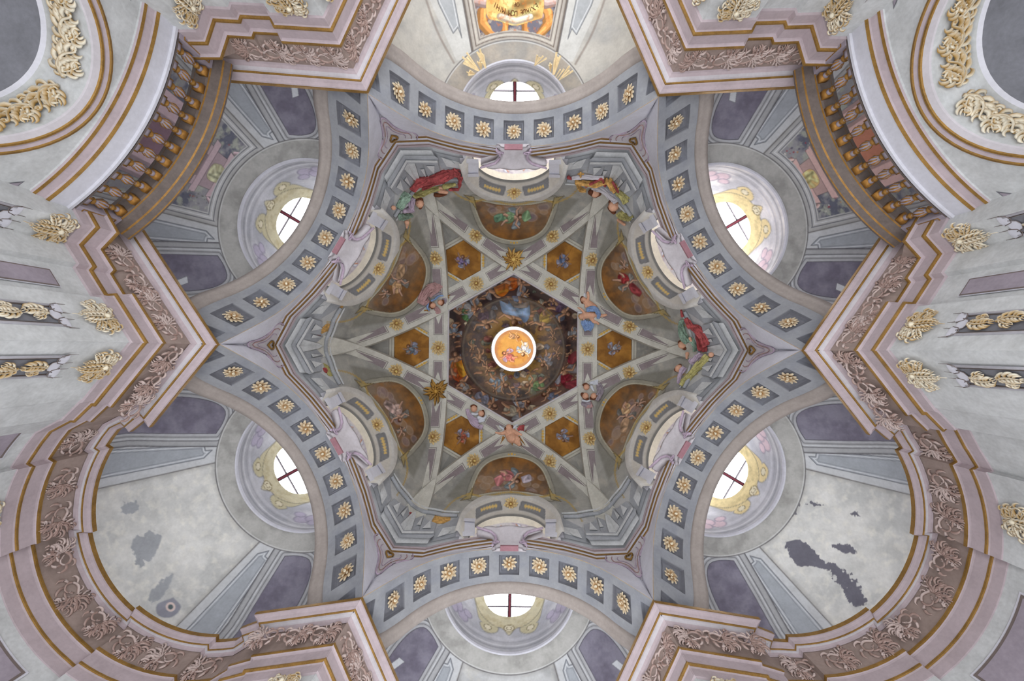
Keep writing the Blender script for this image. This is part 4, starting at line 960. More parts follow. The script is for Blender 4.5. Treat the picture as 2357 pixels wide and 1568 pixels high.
def boss_mesh(cream=(236, 226, 200)):
    mb = MB(); ball(mb, (0, 0, .30), (.17, .17, .16), cc=lin(cream)); 
    pts = [(.13 * cos(t * .9), .13 * sin(t * .9), .38 + .02 * t) for t in range(6)]; tube(mb, pts, [.04, .05, .045, .04, .03, .015], 6, c=(lin(cream), lin((150, 108, 52))))
    return mb.mesh('rosette_centre', M['cream'], True)
ROS = [rosette_mesh(s, n1=n1, n2=n2) for s, n1, n2 in ((1, 13, 8), (2, 11, 7), (3, 14, 9), (4, 10, 6), (5, 12, 8))]
ROSG = [rosette_mesh(s, (228, 206, 150), (140, 94, 40), 14, 9) for s in (11, 12, 13)]
BOSS, BOSSG = boss_mesh(), boss_mesh((232, 206, 130))
def basis(p, n, up):
    n = n.normalized(); x = up.cross(n).normalized(); y = n.cross(x)
    return Matrix(((x.x, y.x, n.x, p.x), (x.y, y.y, n.y, p.y), (x.z, y.z, n.z, p.z), (0, 0, 0, 1)))
proto = obj('rosette', ROS[0]); proto_c = obj('rosette_centre', BOSS, proto); used_proto = [False]
def rosette(M4, size, me, bs, label, group, spin=0.0):
    if not used_proto[0]: o, c = proto, proto_c; used_proto[0] = True
    else:
        o = proto.copy(); col.objects.link(o); c = proto_c.copy(); col.objects.link(c); c.parent = o
    o.data = me; c.data = bs
    o.matrix_world = M4 @ Matrix.Rotation(spin, 4, 'Z') @ Matrix.Scale(size, 4)
    o['label'] = label; o['category'] = 'rosette'; o['group'] = group
ORD = ['first', 'second', 'third', 'fourth', 'fifth', 'sixth', 'seventh', 'eighth', 'ninth', 'tenth', 'eleventh']
rr = random.Random(21); cnt = 0
for nm, phi in SIDES.items():
    Fm = frame(phi)
    for k in range(-5, 6):
        th = R(16 * k); p = Vector(arch_pt(th, .5)); n = Vector((-sin(th), 0, -cos(th))); p = p - n * .07
        M4 = Fm @ basis(p, n, Vector((0, 1, 0)))
        rosette(M4, .162 * rr.uniform(.94, 1.08), ROS[cnt % 5], BOSS, 'cream rosette in the %s coffer, clockwise, of the arch before %s' % (ORD[5 - k], WHERE[nm].replace('the ', '', 1)), 'rosettes in the arch coffers', rr.uniform(0, 6)); cnt += 1
    th = 0; p = Vector((0, 4.085, 11.84)); n = Vector((0, -.85, -.8))
    p = Vector((0, 4.07, 11.86)) ; rosette(Fm @ basis(p, Vector((0, -.55, -1)), Vector((0, 1, 0))), .185, ROSG[cnt % 3], BOSSG, 'round gilded rosette at the top of the lunette frame above ' + WHERE[nm], 'rosettes on the lunette frames', rr.uniform(0, 6))
for nm, phi in PIERS.items():
    Fm = frame(phi)
    for s, wh in ((-2.68, 'clockwise end'), (0, 'middle'), (2.68, 'anticlockwise end')):
        if nm == 'lower_left' and s == 0: continue
        h = rib_h(s); dh = (rib_h(s + .01) - rib_h(s - .01)) / .02; p = Vector((s, D_RIB, h)); n = Vector((dh, 0, -1))
        mb_name = 'gilded rosette at the %s of the vault rib facing the %s pier' % (wh.replace('anticlockwise end', 'far anticlockwise third').replace('clockwise end', 'far clockwise third') if False else wh, nm.replace('_', ' '))
        rosette(Fm @ basis(p, n, Vector((0, 1, 0))), .235, ROSG[cnt % 3], BOSSG, mb_name, 'rosettes on the star vault ribs', rr.uniform(0, 6)); cnt += 1
# ------------------------------------------------------------------ keystone cartouches
def keystone():
    V, C = [], []; rows = [(4.02, 9.06, 37), (4.0, 9.10, 40), (3.985, 9.13, 39), (3.975, 9.2, 34), (3.95, 9.3, 31), (3.92, 9.4, 33), (3.88, 9.5, 42), (3.85, 9.56, 60), (3.83, 9.60, 74), (3.82, 9.62, 76)]
    n = 41
    for i, (v, h, hw) in enumerate(rows):
        W_ = hw * h / F
        for j in range(n):
            x = -1 + 2 * j / (n - 1); bul = .05 * (1 - x * x) - .03 * (abs(x) > .8) ; gr = .02 * cos(x * 9)
            hh = h + (.035 * abs(sin(x * 7.5)) if i == len(rows) - 1 else 0)
            V.append((x * W_, v - bul - gr * (i > 3) * .6, hh))
    m = len(V); V += [(x, 4.06 if z < 9.35 else y + .12, z) for x, y, z in V]; G = gridf(n, len(rows)); Fs = G.tolist() + (G + m)[:, ::-1].tolist()
    for a in (0, len(rows) - 1):
        for j in range(n - 1): q = a * n + j; Fs.append([q, q + 1, q + 1 + m, q + m])
    for i in range(len(rows) - 1):
        for j in (0, n - 1): q = i * n + j; Fs.append([q, q + n, q + n + m, q + m])
    A = mesh('keystone_cartouche', V, [tuple(f) for f in Fs], M['pale'], smooth=True)
    vol = []
    for sg in (-1, 1):
        mb = MB(); pts = []
        for i, (v, h, hw) in enumerate(rows): pts.append((sg * hw * h / F, v - .03, h))
        tube(mb, pts[1:], [.022, .03, .035, .035, .03, .03, .03, .025, .02], 8, flat=.8)
        for t in range(9): pass
        sp = [(sg * (.33 - .07 * cos(t * .8)) - sg * .05, 3.93, 9.19 + .04 * sin(t * .8)) for t in range(8)]
        tube(mb, sp, [.022 - .002 * t for t in range(8)], 8)
        vol.append(mb.mesh('volute', M['lilac'], True))
    mb = MB(); box(mb, 0, 3.99, 9.06, .36, .1, .05, 0); top = mb.mesh('foot_plate', M['redpl'])
    return A, vol, top
M['redpl'] = plaster('dull_rose_plaster', (158, 116, 124), .15)
KA, KV, KT = keystone()
for nm, phi in SIDES.items():
    o = obj('keystone_cartouche', KA, label='pale lilac scrolled keystone cartouche on the drum ring above ' + WHERE[nm], cat='cartouche', group='keystone cartouches'); place(o, phi)
    for v in KV: obj('volute', v, o)
    obj('foot_plate', KT, o)
# ------------------------------------------------------------------ heart ornaments on the pendentives (pier frame)
def pend_a(h, b): q = (h - 7.27) / 2.15; return 4.77 + .21 * q - .50 * abs(b) * max(q, 0) - .045
def pend_pt(lat, rp, lift=0.0):
    h = 9.0
    for _ in range(20): b = lat * h / F; a = pend_a(h, b); h = .5 * h + .5 * F * a / rp
    return Vector((lat * h / F, pend_a(h, lat * h / F) - lift, h))
def heart():
    out = [(0, 612), (6, 606), (10, 592), (18, 574), (34, 556), (46, 548), (50, 536), (46, 530), (20, 541), (0, 548)]
    full = out + [(-x, y) for x, y in out[1:-1]][::-1]
    mb = MB(); c = (0, 570)
    V = [pend_pt(c[0], c[1], .03)]
    for f in (.5, .8, .97, 1.0):
        for p in full: V.append(pend_pt(c[0] + (p[0] - c[0]) * f, c[1] + (p[1] - c[1]) * f, .03 if f < .99 else -.03))
    n = len(full); Fs = [(0, 1 + i, 1 + (i + 1) % n) for i in range(n)] + [(1 + k * n + i, 1 + k * n + (i + 1) % n, 1 + (k + 1) * n + (i + 1) % n, 1 + (k + 1) * n + i) for k in range(3) for i in range(n)]
    mb.add(V, Fs, 0); plate = mb.mesh('pendentive_ornament', M['pale'], False)
    mb = MB()
    for sg in (-1, 1):
        for k in range(3):
            g = 1 - k * .24; pts = [pend_pt(sg * x * g, 575 + (y - 575) * g - k * 3, .045) for x, y in out[:8]]; tube(mb, spline(pts, 3), .008 + .007 * (k == 0), 6, 1 if k == 1 else 0)
    sc = mb.mesh('ornament_scrolls', [M['lilac'], M['cloudp']], True)
    mb = MB(); hp = [pend_pt(10 * sin(t) ** 3 * .9, 560 - 1 + (8.5 * cos(t) - 3 * cos(2 * t) - cos(3 * t)) * .75 * -1, .06) for t in [2 * pi * i / 24 for i in range(25)]]
    tube(mb, hp, .02, 6); ht = mb.mesh('heart', M['gold'], True)
    return plate, sc, ht
HP, HS, HH = heart()
for nm, phi in PIERS.items():
    o = obj('pendentive_ornament', HP, label='pale scrolled triangular ornament with a gilded heart above the %s pier' % nm.replace('_', ' '), cat='ornament', group='heart ornaments on the pendentives'); place(o, phi)
    obj('ornament_scrolls', HS, o); obj('heart', HH, o)
# ------------------------------------------------------------------ acanthus leaves, panels and garlands on the pilasters
def panel():
    mb = MB(); n = 30
    w_ = .105; H = 3.6
    mb.add([(-w_, 0, .004), (w_, 0, .004), (w_, -H, .004), (-w_, -H, .004)], [(0, 1, 2, 3)], 0)
    for x, mi in ((-w_ - .035, 1), (w_ + .035, 1), (-w_ - .012, 2), (w_ + .012, 2)): tube(mb, [(x, 0, .004), (x, -H, .004)], .018 if mi == 1 else .008, 6, mi)
    for x, y, r in ((-.10, .02, .07), (.10, .02, .07), (0, -.04, .085)):
        mb.add([(x, y + .02, .02)] + [(x + r * cos(t), y + .02 + r * .9 * sin(t) * (1.3 if sin(t) < 0 else .5), .012) for t in [2 * pi * i / 20 for i in range(20)]], [(0, 1 + i, 1 + (i + 1) % 20) for i in range(20)], 1)
        tube(mb, [(x - r, y + .02, .014), (x - r * .7, y - .06, .018), (x, y - .09, .02), (x + r * .7, y - .06, .018), (x + r, y + .02, .014)], .005, 5, 2)
    for x in (-.17, -.045, .045, .17): tube(mb, [(x, .03, .01), (x, .16, .006)], [.006, .002], 4, 2)
    pm = mb.mesh('pilaster_panel', [M['greyd'], M['white'], M['lead2']], True)
    mb = MB(); rr = random.Random(4)
    for i in range(11):
        y = -.14 - i * .3; sd = 1 if i % 2 else -1
        frond(mb, flatT, [(0, y), (sd * .035, y - .1), (sd * .03, y - .2), (-sd * .01, y - .32)], .055, 9)
        frond(mb, flatT, [(0, y - .05), (-sd * .05, y - .12), (-sd * .06, y - .2)], .035, 5)
    return pm, mb.mesh('leaf_festoon', M['cream'], True)
M['lead2'] = plaster('umber_line_paint', (120, 108, 104), .1)
AC = acanthus(); PN, FS = panel()
def on_wall(nm, x, y, ang, h):
    """matrix on a pier wall: x along the wall, y up, z out of it; ang = plan direction of the outward normal in the pier frame"""
    n = Vector((cos(R(ang)), sin(R(ang)), 0)); up = Vector((0, 0, 1)); xx = up.cross(n)
    m = Matrix(((xx.x, 0, n.x, x), (xx.y, 0, n.y, y), (0, 1, 0, h), (0, 0, 0, 1)))
    return frame(PIERS[nm]) @ m
def leg_spots(kind, s):
    """(x, y, normal angle, with panel, name) on one leg"""
    out = []
    dx, dy = (.6, .39) if kind == 'gallery' else ((1.9, 1.38) if kind == 'plain' else (.83, .61)); l = math.hypot(dx, dy); dx /= l; dy /= l
    na = math.degrees(math.atan2(-dx, dy * s))
    out.append((s * dx * .36, 5.10 + dy * .36, na, True, 'corner pilaster face'))
    if kind == 'gallery':
        out.append((s * 1.475, 5.905, math.degrees(math.atan2(-.25, -s * .23)), True, 'outer pilaster beside the gallery'))
    if kind == 'plain':
        out.append((s * dx * 1.45, 5.10 + dy * 1.45, na, True, 'outer pilaster face'))
    return out
for nm, (kcw, kccw) in LEGS.items():
    for kind, s, tw in ((kcw, -1, 'clockwise'), (kccw, 1, 'anticlockwise')):
        for (x, y, na, pn, wn_) in leg_spots(kind, s):
            M4 = on_wall(nm, x, y, na, 6.08)
            o = obj('acanthus_leaf', AC, label='gilded acanthus leaf on %s, %s side of %s pier' % (wn_, tw, nm.replace('_', ' ')), cat='ornament', group='acanthus leaves on the pilasters'); o.matrix_world = M4
            o = obj('leaf_festoon', FS, label='long leaf festoon on %s, %s side of %s pier' % (wn_, tw, nm.replace('_', ' ')), cat='festoon', group='leaf festoons on the pilasters'); o.matrix_world = on_wall(nm, x, y, na, 5.36)
            o = obj('trim_panel', PN, kind='structure'); o.matrix_world = on_wall(nm, x, y, na, 5.36)
        if kind == 'gallery':   # mauve strip between the pilasters
            mb = MB(); w2 = .11
            for g, mi, z in ((.03, 0, .004), (.018, 1, .008), (0, 2, .010)):
                mb.add([(-w2 - g, 0 + g, z), (w2 + g, 0 + g, z), (w2 + g, -4, z), (-w2 - g, -4, z)], [(0, 1, 2, 3)], mi)
            o = obj('trim_mauve_panel', mb.mesh('trim_mauve_panel', [M['white'], M['lead2'], M['purple']]), kind='structure'); o.matrix_world = on_wall(nm, s * .80, 5.735, math.degrees(math.atan2(-.41, s * .26)), 5.72)
# ------------------------------------------------------------------ painted scrolls on the friezes
PKC = (lin((206, 188, 182)), lin((162, 134, 124)))
def scroll_unit(mb, T, s=1.0, flip=1, rr=random):
    """a pink acanthus scroll about 0.4 m long in frieze coordinates (x along, y up)"""
    T2 = lambda x, y, z: T(x * s * flip, y * s, z - .012)
    volute(mb, T2, .05, .01, .10, R(150), .95, -1, .06, PKC, 9, .016)
    frond(mb, T2, [(-.04, .0), (-.10, -.06), (-.12, -.14)], .06, 6, c=PKC, lift=.016); frond(mb, T2, [(-.04, .02), (-.12, .03), (-.19, -.03)], .055, 6, c=PKC, lift=.016)
    frond(mb, T2, [(-.03, -.02), (-.03, -.1), (-.0, -.17)], .05, 6, c=PKC, lift=.016); frond(mb, T2, [(-.05, .04), (-.10, .11), (-.18, .12)], .05, 5, c=PKC, lift=.016)
def frieze_T(P0, P1, x0):
    """P0,P1 plan points of the top row (cornice side) and bottom row; returns mapper along the run"""
    pass
for nm, (kcw, kccw) in LEGS.items():
    mb = MB(); rr = random.Random(len(nm))
    for kind, s in ((kcw, -1), (kccw, 1)):
        dx, dy = (.83, .56) if kind != 'plain' else (.81, .586); l = math.hypot(dx, dy); dx, dy = s * dx / l, dy / l; nx, ny = -dy * s, -abs(dx); 
        L_ = 1.75 if kind != 'apse' else 1.15
        x = .14
        while x < L_:
            d0 = .07 if (kind != 'gallery' or x < .62) else 0.02
            def T(a, b, z, x=x, dx=dx, dy=dy, d0=d0): 
                t = x + .08 + a; y_ = 6.84 + b; q = (y_ - 6.6) / .5; off = .067 + (.040 * q) + z
                return Vector((t * dx + off * dy * s, 5.10 + t * dy - off * abs(dx), y_))
            scroll_unit(mb, T, rr.uniform(1.15, 1.35), rr.choice((-1, 1)), rr); x += rr.uniform(.36, .46)
    place(obj('trim_frieze_scrolls_' + nm, mb.mesh('trim_frieze_scrolls', M['cream'], True), kind='structure'), PIERS[nm])
for nm in ('lower_left', 'lower_right'):
    mb = MB(); rr = random.Random(9)
    for i in range(-4, 5):
        def T(a, b, z, i=i):
            q = (6.84 + b - 6.6) / .5; VC = AVC[nm]; r = RB + (.285 - .04 * q) * .55 - z - (.08 if 1 <= abs(i) <= 3 else 0); th = R(i * 15.5) + a / 2.3
            return Vector((r * sin(th), VC + r * cos(th), 6.84 + b))
        scroll_unit(mb, T, rr.uniform(1.2, 1.5), rr.choice((-1, 1)), rr)
    place(obj('trim_frieze_scrolls_apse_' + nm, mb.mesh('trim_frieze_scrolls', M['cream'], True), kind='structure'), SIDES[nm])
# ------------------------------------------------------------------ things on the star vault, placed on its true surface
def vault_hit(px, py, lift=0.0):
    """point of the vault seen at that spot of the survey drawing, moved `lift` metres down the line of sight"""
    lo, hi = 9.6, 15.2; c, s_ = cos(R(ROT0)), sin(R(ROT0))
    for _ in range(40):
        h = (lo + hi) / 2; X = cam.location.x + (px - 1187) * h / F; Y = cam.location.y + (py - 806) * h / F
        x, y = X * c + Y * s_, -X * s_ + Y * c
        if shell_h(np.array([x]), np.array([y]))[0] > h: lo = h
        else: hi = h
    f = 1 - (lift + .13) / h
    return Vector((cam.location.x + (X - cam.location.x) * f, cam.location.y + (Y - cam.location.y) * f, CAMZ + h * f))
PXM = .0130
class Fig:
    """a modelled group: chains of tapering limbs given as drawing points, fused into one skin per part"""
    def __init__(s, name, label, cat, Z, origin=None, group=None):
        s.Z = Z; s.n = 0
        o = vault_hit(*Z(*origin)); s.root = obj(name, None, None, o, label=label, cat=cat, group=group); s.inv = -o
    def P(s, x, y, lift): return vault_hit(*s.Z(x, y), lift) + s.inv
    def part(s, name, mat, chains, vox=.014, sm=3, parent=None):
        if name in ('heads', 'hair', 'wing', 'gilded_rays', 'red_sash', 'cross_bar') and len(chains) > 1:
            for ch in chains: s.part({'heads': 'head', 'gilded_rays': 'gilded_ray'}.get(name, name), mat, [ch], vox, sm, parent)
            return
        mb = MB(); k = s.Z.k
        if any(len(c) > 4 for c in chains): vox, sm = .010, 1
        for ch in chains:
            pts, r0, r1 = ch[0], ch[1] / k * PXM, ch[2] / k * PXM; lf = ch[3] if len(ch) > 3 else .06; fold = ch[4] if len(ch) > 4 else 0
            q = [s.P(x, y, lf) for x, y in pts]
            if len(q) == 1: ball(mb, q[0], r0); continue
            q = [Vector(v) for v in spline(q, 6)]; n = len(q); rad = [r0 + (r1 - r0) * i / (n - 1) for i in range(n)]
            if fold:        # cloth: a flat core with long folds wandering along it
                rg = random.Random(int(pts[0][0] + pts[0][1])); tube(mb, q, [r * .9 for r in rad], 10, flat=.4); m = 8
                for j in range(m):
                    u0 = -.9 + 1.8 * j / (m - 1); ph, am, fr = rg.uniform(0, 6), rg.uniform(.12, .3), rg.uniform(.25, .6); P_ = []
                    a0 = rg.randint(0, max(0, n // 5)); a1 = n - rg.randint(0, max(0, n // 5))
                    for i in range(a0, a1):
                        t = (q[min(i + 1, n - 1)] - q[max(i - 1, 0)]).normalized(); sd = t.cross(Vector((0, 0, 1))).normalized(); u = u0 + am * sin(ph + i * fr)
                        P_.append(q[i] + sd * (rad[i] * u * 1.05) + Vector((0, 0, -1)) * rad[i] * (.30 + .25 * (1 - u * u)))
                    if len(P_) > 2: tube(mb, P_, [rad[min(a0 + i, n - 1)] * (.15 + .09 * sin(ph + i * .5)) * (.5 if i in (0, len(P_) - 1) else 1) for i in range(len(P_))], 6)
            else: tube(mb, q, rad, 10, flat=.75); ball(mb, q[0], rad[0]); ball(mb, q[-1], rad[-1])
        o = obj(name, mb.mesh(name, mat, True), parent or s.root)
        m = o.modifiers.new('fuse', 'REMESH'); m.mode = 'VOXEL'; m.voxel_size = vox; m.use_smooth_shade = True
        if sm: q = o.modifiers.new('soften', 'SMOOTH'); q.iterations = sm; q.factor = .5
        return o
    def face(s, x, y, r, a=90):
        """eyes, nose and mouth on the head at (x, y); a = direction of the chin in the drawing"""
        mb = MB(); k = s.Z.k; ca, sa = cos(R(a)), sin(R(a))
        for u, v, q, mi in ((-.34, .0, .13, 0), (.34, 0, .13, 0), (0, .42, .12, 1), (.0, .2, .15, 2)):
            ball(mb, s.P(x + r * (u * -sa + v * ca), y + r * (u * ca + v * sa), .06 + r / k * PXM * (.95 if mi < 2 else 1.02)), q * r / k * PXM, mi, 8, 5)
        obj('face_features', mb.mesh('face_features', [M['hair'], M['red'], M['skin']], True), s.root)
class Zm:
    def __init__(s, ox, oy, k): s.ox, s.oy, s.k = ox, oy, k
    def __call__(s, x, y): return (s.ox + x / s.k, s.oy + y / s.k)
ZA, ZB, Z3, Z4, Z5, Z6 = Zm(860, 300, 3.92), Zm(1140, 300, 3.92), Zm(680, 580, 3.92), Zm(860, 880, 3.92), Zm(1300, 600, 3.92), Zm(1140, 880, 3.92)
# pair of cherubs in a blue cloth
f = Fig('cherub_pair', 'two entwined cherubs with a blue cloth on the upper right rib crossing', 'cherub', Z5, (215, 450))
f.part('upper_child', M['skin'], [([(168, 352)], 27, 27), ([(190, 372), (225, 395), (262, 425)], 30, 36), ([(195, 380), (190, 415), (205, 428)], 14, 10, .1), ([(205, 372), (212, 330), (208, 290)], 12, 14, .05), ([(255, 420), (230, 440)], 24, 16)])
f.part('hair', M['hair'], [([(158, 335), (150, 350), (160, 378)], 18, 14, .05)]); f.face(166, 362, 24, 120)
f.part('lower_child', M['skin'], [([(150, 505)], 27, 27, .09), ([(180, 495), (220, 492), (252, 492)], 34, 32, .1), ([(250, 490), (300, 492), (340, 496), (372, 490)], 22, 12, .1), ([(235, 515), (262, 550), (290, 558), (304, 572)], 20, 11, .1), ([(180, 475), (150, 440), (120, 425)], 14, 8, .12), ([(178, 515), (170, 545)], 12, 8, .1)])
f.part('fair_hair', M['ochre'], [([(136, 500), (146, 520)], 19, 17, .08)])
f.part('blue_cloth', M['blue'], [([(195, 445), (240, 438), (285, 445), (305, 480), (300, 525)], 26, 18, .17, 1.2), ([(165, 540), (185, 580), (205, 630)], 30, 34, .10, 1.4), ([(225, 545), (235, 590), (215, 630)], 22, 28, .08, 1.1)])
f.part('wing', M['feather'], [([(180, 300), (176, 330)], 9, 11, .04), ([(120, 465), (150, 470)], 9, 12, .05)])
# three cherub heads in a dark cloud
f = Fig('cherub_cluster', 'three red haired cherub heads in a dark cloud on the lower right rib crossing', 'cherub', Z5, (215, 1190))
f.part('heads', M['skin'], [([(195, 1142)], 30, 30, .12), ([(186, 1222)], 33, 33, .1), ([(262, 1222)], 31, 31, .1)], sm=1)
f.part('hair', M['hair'], [([(172, 1122), (190, 1116), (212, 1128)], 15, 13, .12), ([(160, 1208), (180, 1240), (205, 1250)], 20, 15, .1), ([(240, 1240), (268, 1246), (288, 1222)], 18, 14, .1)]); f.face(196, 1152, 25, 100)
f.part('cloud', M['cloudg'], [([(300, 1110), (318, 1160), (310, 1210), (280, 1260)], 24, 34, .03, .9), ([(150, 1270), (190, 1290), (240, 1290)], 34, 30, .02, 1.1)]); f.part('pink_cloud', M['cloudp'], [([(140, 1300), (200, 1315), (250, 1300)], 26, 24, .0, 1.2)])
f.part('wing', M['feather'], [([(225, 1110), (255, 1100), (300, 1105)], 14, 24, .05, .8), ([(240, 1140), (262, 1175)], 16, 9, .1), ([(160, 1262), (200, 1270), (225, 1262)], 11, 9, .12)])
# cherub with a red cloth and gilded rays
f = Fig('cherub', 'flying cherub with red cloth and gilded rays on the bottom rib crossing', 'cherub', Z6, (160, 470))
f.part('body', M['skin'], [([(122, 408)], 32, 32, .1), ([(125, 440), (130, 470), (150, 505)], 44, 50, .06), ([(105, 440), (70, 460), (35, 462), (5, 455)], 20, 9, .08), ([(165, 440), (205, 462), (235, 475)], 20, 10, .08), ([(165, 505), (200, 540), (215, 560)], 36, 20, .05), ([(205, 520), (190, 500)], 24, 24, .08)])
f.part('hair', M['hair'], [([(98, 420), (125, 432), (150, 400)], 20, 16, .1)]); f.face(120, 396, 26, -110)
f.part('wing', M['feather'], [([(80, 425), (55, 410), (40, 395)], 14, 8, .04), ([(165, 410), (188, 392), (200, 385)], 16, 8, .04)])
f.part('red_cloth', M['red'], [([(200, 430), (225, 415), (245, 400), (262, 405)], 16, 20, .07, 1.3), ([(230, 425), (260, 425)], 16, 13, .06, 1.2)])
f.part('gilded_rays', M['amber'], [([(80, 500), (60, 530), (40, 565)], 9, 3, .0), ([(70, 490), (60, 520)], 9, 5, .0), ([(150, 540), (155, 575)], 10, 3, 0), ([(235, 520), (275, 575)], 9, 3, 0), ([(215, 500), (255, 470), (285, 430)], 12, 3, 0), ([(225, 510), (270, 490), (290, 470)], 9, 3, 0), ([(225, 540), (250, 590)], 8, 3, 0)])
# two cherub heads, lilac cloud
f = Fig('cherub_cluster', 'two cherub heads in a lilac cloud on the lower left vault rib', 'cherub', Z4, (920, 290))
f.part('heads', M['skin'], [([(905, 240)], 33, 33, .1), ([(970, 282)], 30, 30, .1)], sm=1); f.part('hair', M['hair'], [([(885, 218), (905, 212), (925, 222)], 15, 12, .1), ([(985, 262), (992, 285), (980, 305)], 15, 12, .1)]); f.face(914, 244, 25, 60); f.face(962, 284, 23, 150)
f.part('cloud', M['lilac'], [([(845, 240), (850, 275), (880, 330), (930, 390), (985, 410)], 20, 28, .02, .9), ([(860, 300), (900, 340), (950, 370)], 28, 24, .0, 1.1)]); f.part('wing', M['feather'], [([(890, 285), (920, 290), (940, 285)], 14, 10, .1), ([(950, 320), (990, 330), (1015, 305)], 22, 9, .06), ([(960, 350), (995, 345)], 20, 14, .05)])
# pink cloud with two heads
f = Fig('cherub_cluster', 'two cherub heads with blue wings in a pink cloud on the upper left rib crossing', 'cherub', Z3, (1250, 430))
f.part('cloud', M['cloudp'], [([(1290, 305), (1230, 320), (1190, 350), (1150, 420), (1125, 470)], 34, 42, .0, .8), ([(1320, 300), (1270, 330), (1200, 400)], 26, 34, .02, .9), ([(1150, 470), (1200, 430)], 30, 30, .0, 1), ([(1260, 500), (1290, 530), (1260, 555)], 24, 18, .0, 1.1)])
f.part('grey_cloud', M['cloudg'], [([(1335, 350), (1345, 400), (1340, 470)], 24, 26, .0, .9), ([(1240, 400), (1270, 385), (1320, 370)], 14, 12, .04, 1)])
f.part('heads', M['skin'], [([(1240, 482)], 30, 30, .1), ([(1306, 455)], 28, 28, .1)], sm=1); f.part('hair', M['hair'], [([(1222, 460), (1215, 490), (1235, 508)], 14, 12, .1), ([(1330, 440), (1334, 462), (1318, 480)], 13, 11, .1)]); f.face(1244, 480, 22, 20); f.face(1302, 456, 21, 190)
f.part('wing', M['blue'], [([(1200, 470), (1190, 500), (1205, 525)], 12, 9, .05), ([(1262, 425), (1290, 400), (1330, 395)], 13, 8, .08), ([(1230, 440), (1255, 430)], 11, 9, .08)]); f.part('gilded_rays', M['amber'], [([(1375, 400), (1400, 385)], 8, 3, .0), ([(1370, 415), (1395, 415)], 8, 3, 0), ([(1190, 530), (1215, 535)], 8, 4, 0), ([(1165, 530), (1190, 525)], 7, 4, 0)])
# gilded sunburst flowers on two crossings
def sunburst(px, py, r, seed, label, dark):
    mb = MB(); rr = random.Random(seed); o = vault_hit(px, py); cr, dp = (lin((228, 190, 110)), lin((134, 84, 28))) if not dark else (lin((196, 150, 70)), lin((84, 52, 20)))
    for k in range(22):
        a = 2 * pi * k / 22 + rr.uniform(-.1, .1); l = r * rr.choice((.7, 1, 1.15, .85)); tw = rr.uniform(-.35, .35)
        q = [(px + l * f_ * cos(a + tw * f_ * f_), py + l * f_ * sin(a + tw * f_ * f_)) for f_ in (.15, .45, .75, 1)]
        tube(mb, [vault_hit(*p, .05 + .09 * sin(i * 1.1)) - o for i, p in enumerate(q)], [.03, .05, .035, .006], 6, flat=.5, c=(cr, dp))
    for k in range(9):
        a = 2 * pi * k / 9; q = [(px + r * f_ * cos(a + f_), py + r * f_ * sin(a + f_)) for f_ in (.08, .25, .42)]
        tube(mb, [vault_hit(*p, .13 + .03 * i) - o for i, p in enumerate(q)], [.03, .045, .01], 6, flat=.6, c=(cr, dp))
    root = obj('sunburst_flower', mb.mesh('sunburst_flower', M['cream'], True), None, o, label=label, cat='ornament')
    m2 = MB(); ball(m2, vault_hit(px, py, .2) - o, .07, cc=cr); obj('flower_centre', m2.mesh('flower_centre', M['cream'], True), root)
sunburst(1182, 597, 27, 3, 'large gilded leafy flower on the rib crossing nearest the altar chapel', False)
sunburst(1003, 901, 30, 8, 'dark gilded sunburst flower on the lower left rib crossing', True)
# draped figures lying over the drum corners
f = Fig('draped_figure', 'reclining figures in red, olive and green robes above the upper left pier', 'figure', ZA, (560, 560), 'draped figures over the drum corners')
f.part('red_robe', M['red'], [([(350, 545), (400, 490), (470, 465), (560, 440), (650, 415), (720, 390)], 30, 38, .16, .7), ([(720, 385), (765, 400), (775, 470), (770, 520)], 30, 18, .15, .8), ([(440, 520), (540, 480), (640, 460)], 26, 20, .12, .9), ([(690, 535), (760, 535)], 14, 12, .1)])
f.part('olive_sleeve', M['olive'], [([(365, 600), (440, 575), (520, 545), (600, 520)], 26, 22, .14, .8), ([(640, 510), (730, 490)], 22, 14, .12)])
f.part('heads', M['skin'], [([(415, 660)], 34, 34, .12), ([(600, 545), (660, 560)], 22, 14, .1), ([(300, 830), (300, 880)], 20, 8, .06), ([(600, 520), (640, 520)], 14, 12, .14), ([(180, 700)], 18, 18, .05)])
f.part('hair', M['hair'], [([(430, 630), (440, 660), (420, 700)], 18, 14, .13), ([(560, 585), (600, 588), (650, 575)], 18, 12, .12), ([(390, 620), (420, 610)], 12, 12, .12)]); f.face(408, 662, 26, 200)
f.part('mauve_bodice', M['lilac'], [([(355, 610), (340, 670), (345, 730)], 26, 30, .11, .9), ([(280, 730), (330, 720)], 18, 24, .09)])
f.part('green_cloak', M['green'], [([(315, 575), (280, 620), (250, 680), (230, 710)], 34, 30, .08, .8), ([(345, 765), (290, 780), (230, 785)], 24, 28, .09, 1.0)])
f = Fig('draped_figure', 'reclining figures in ochre and white robes above the upper right pier', 'figure', ZB, (1000, 560), 'draped figures over the drum corners')
f.part('ochre_robe', M['ochre'], [([(740, 500), (770, 540), (820, 545)], 24, 16, .12, 1), ([(720, 470), (790, 480), (880, 490), (960, 480), (1010, 450)], 22, 24, .14, .8), ([(1020, 455), (1050, 500), (1090, 560)], 34, 26, .15, .7)])
f.part('red_sash', M['red'], [([(820, 505), (900, 465), (960, 440), (990, 500)], 12, 12, .18), ([(660, 425), (690, 440)], 14, 10, .08), ([(1060, 470), (1110, 560)], 10, 8, .18)])
f.part('white_robe', M['pale'], [([(690, 435), (780, 425), (880, 430), (980, 425)], 18, 16, .10, .9), ([(870, 510), (960, 540), (1040, 600), (1090, 650)], 26, 26, .12, .8)])
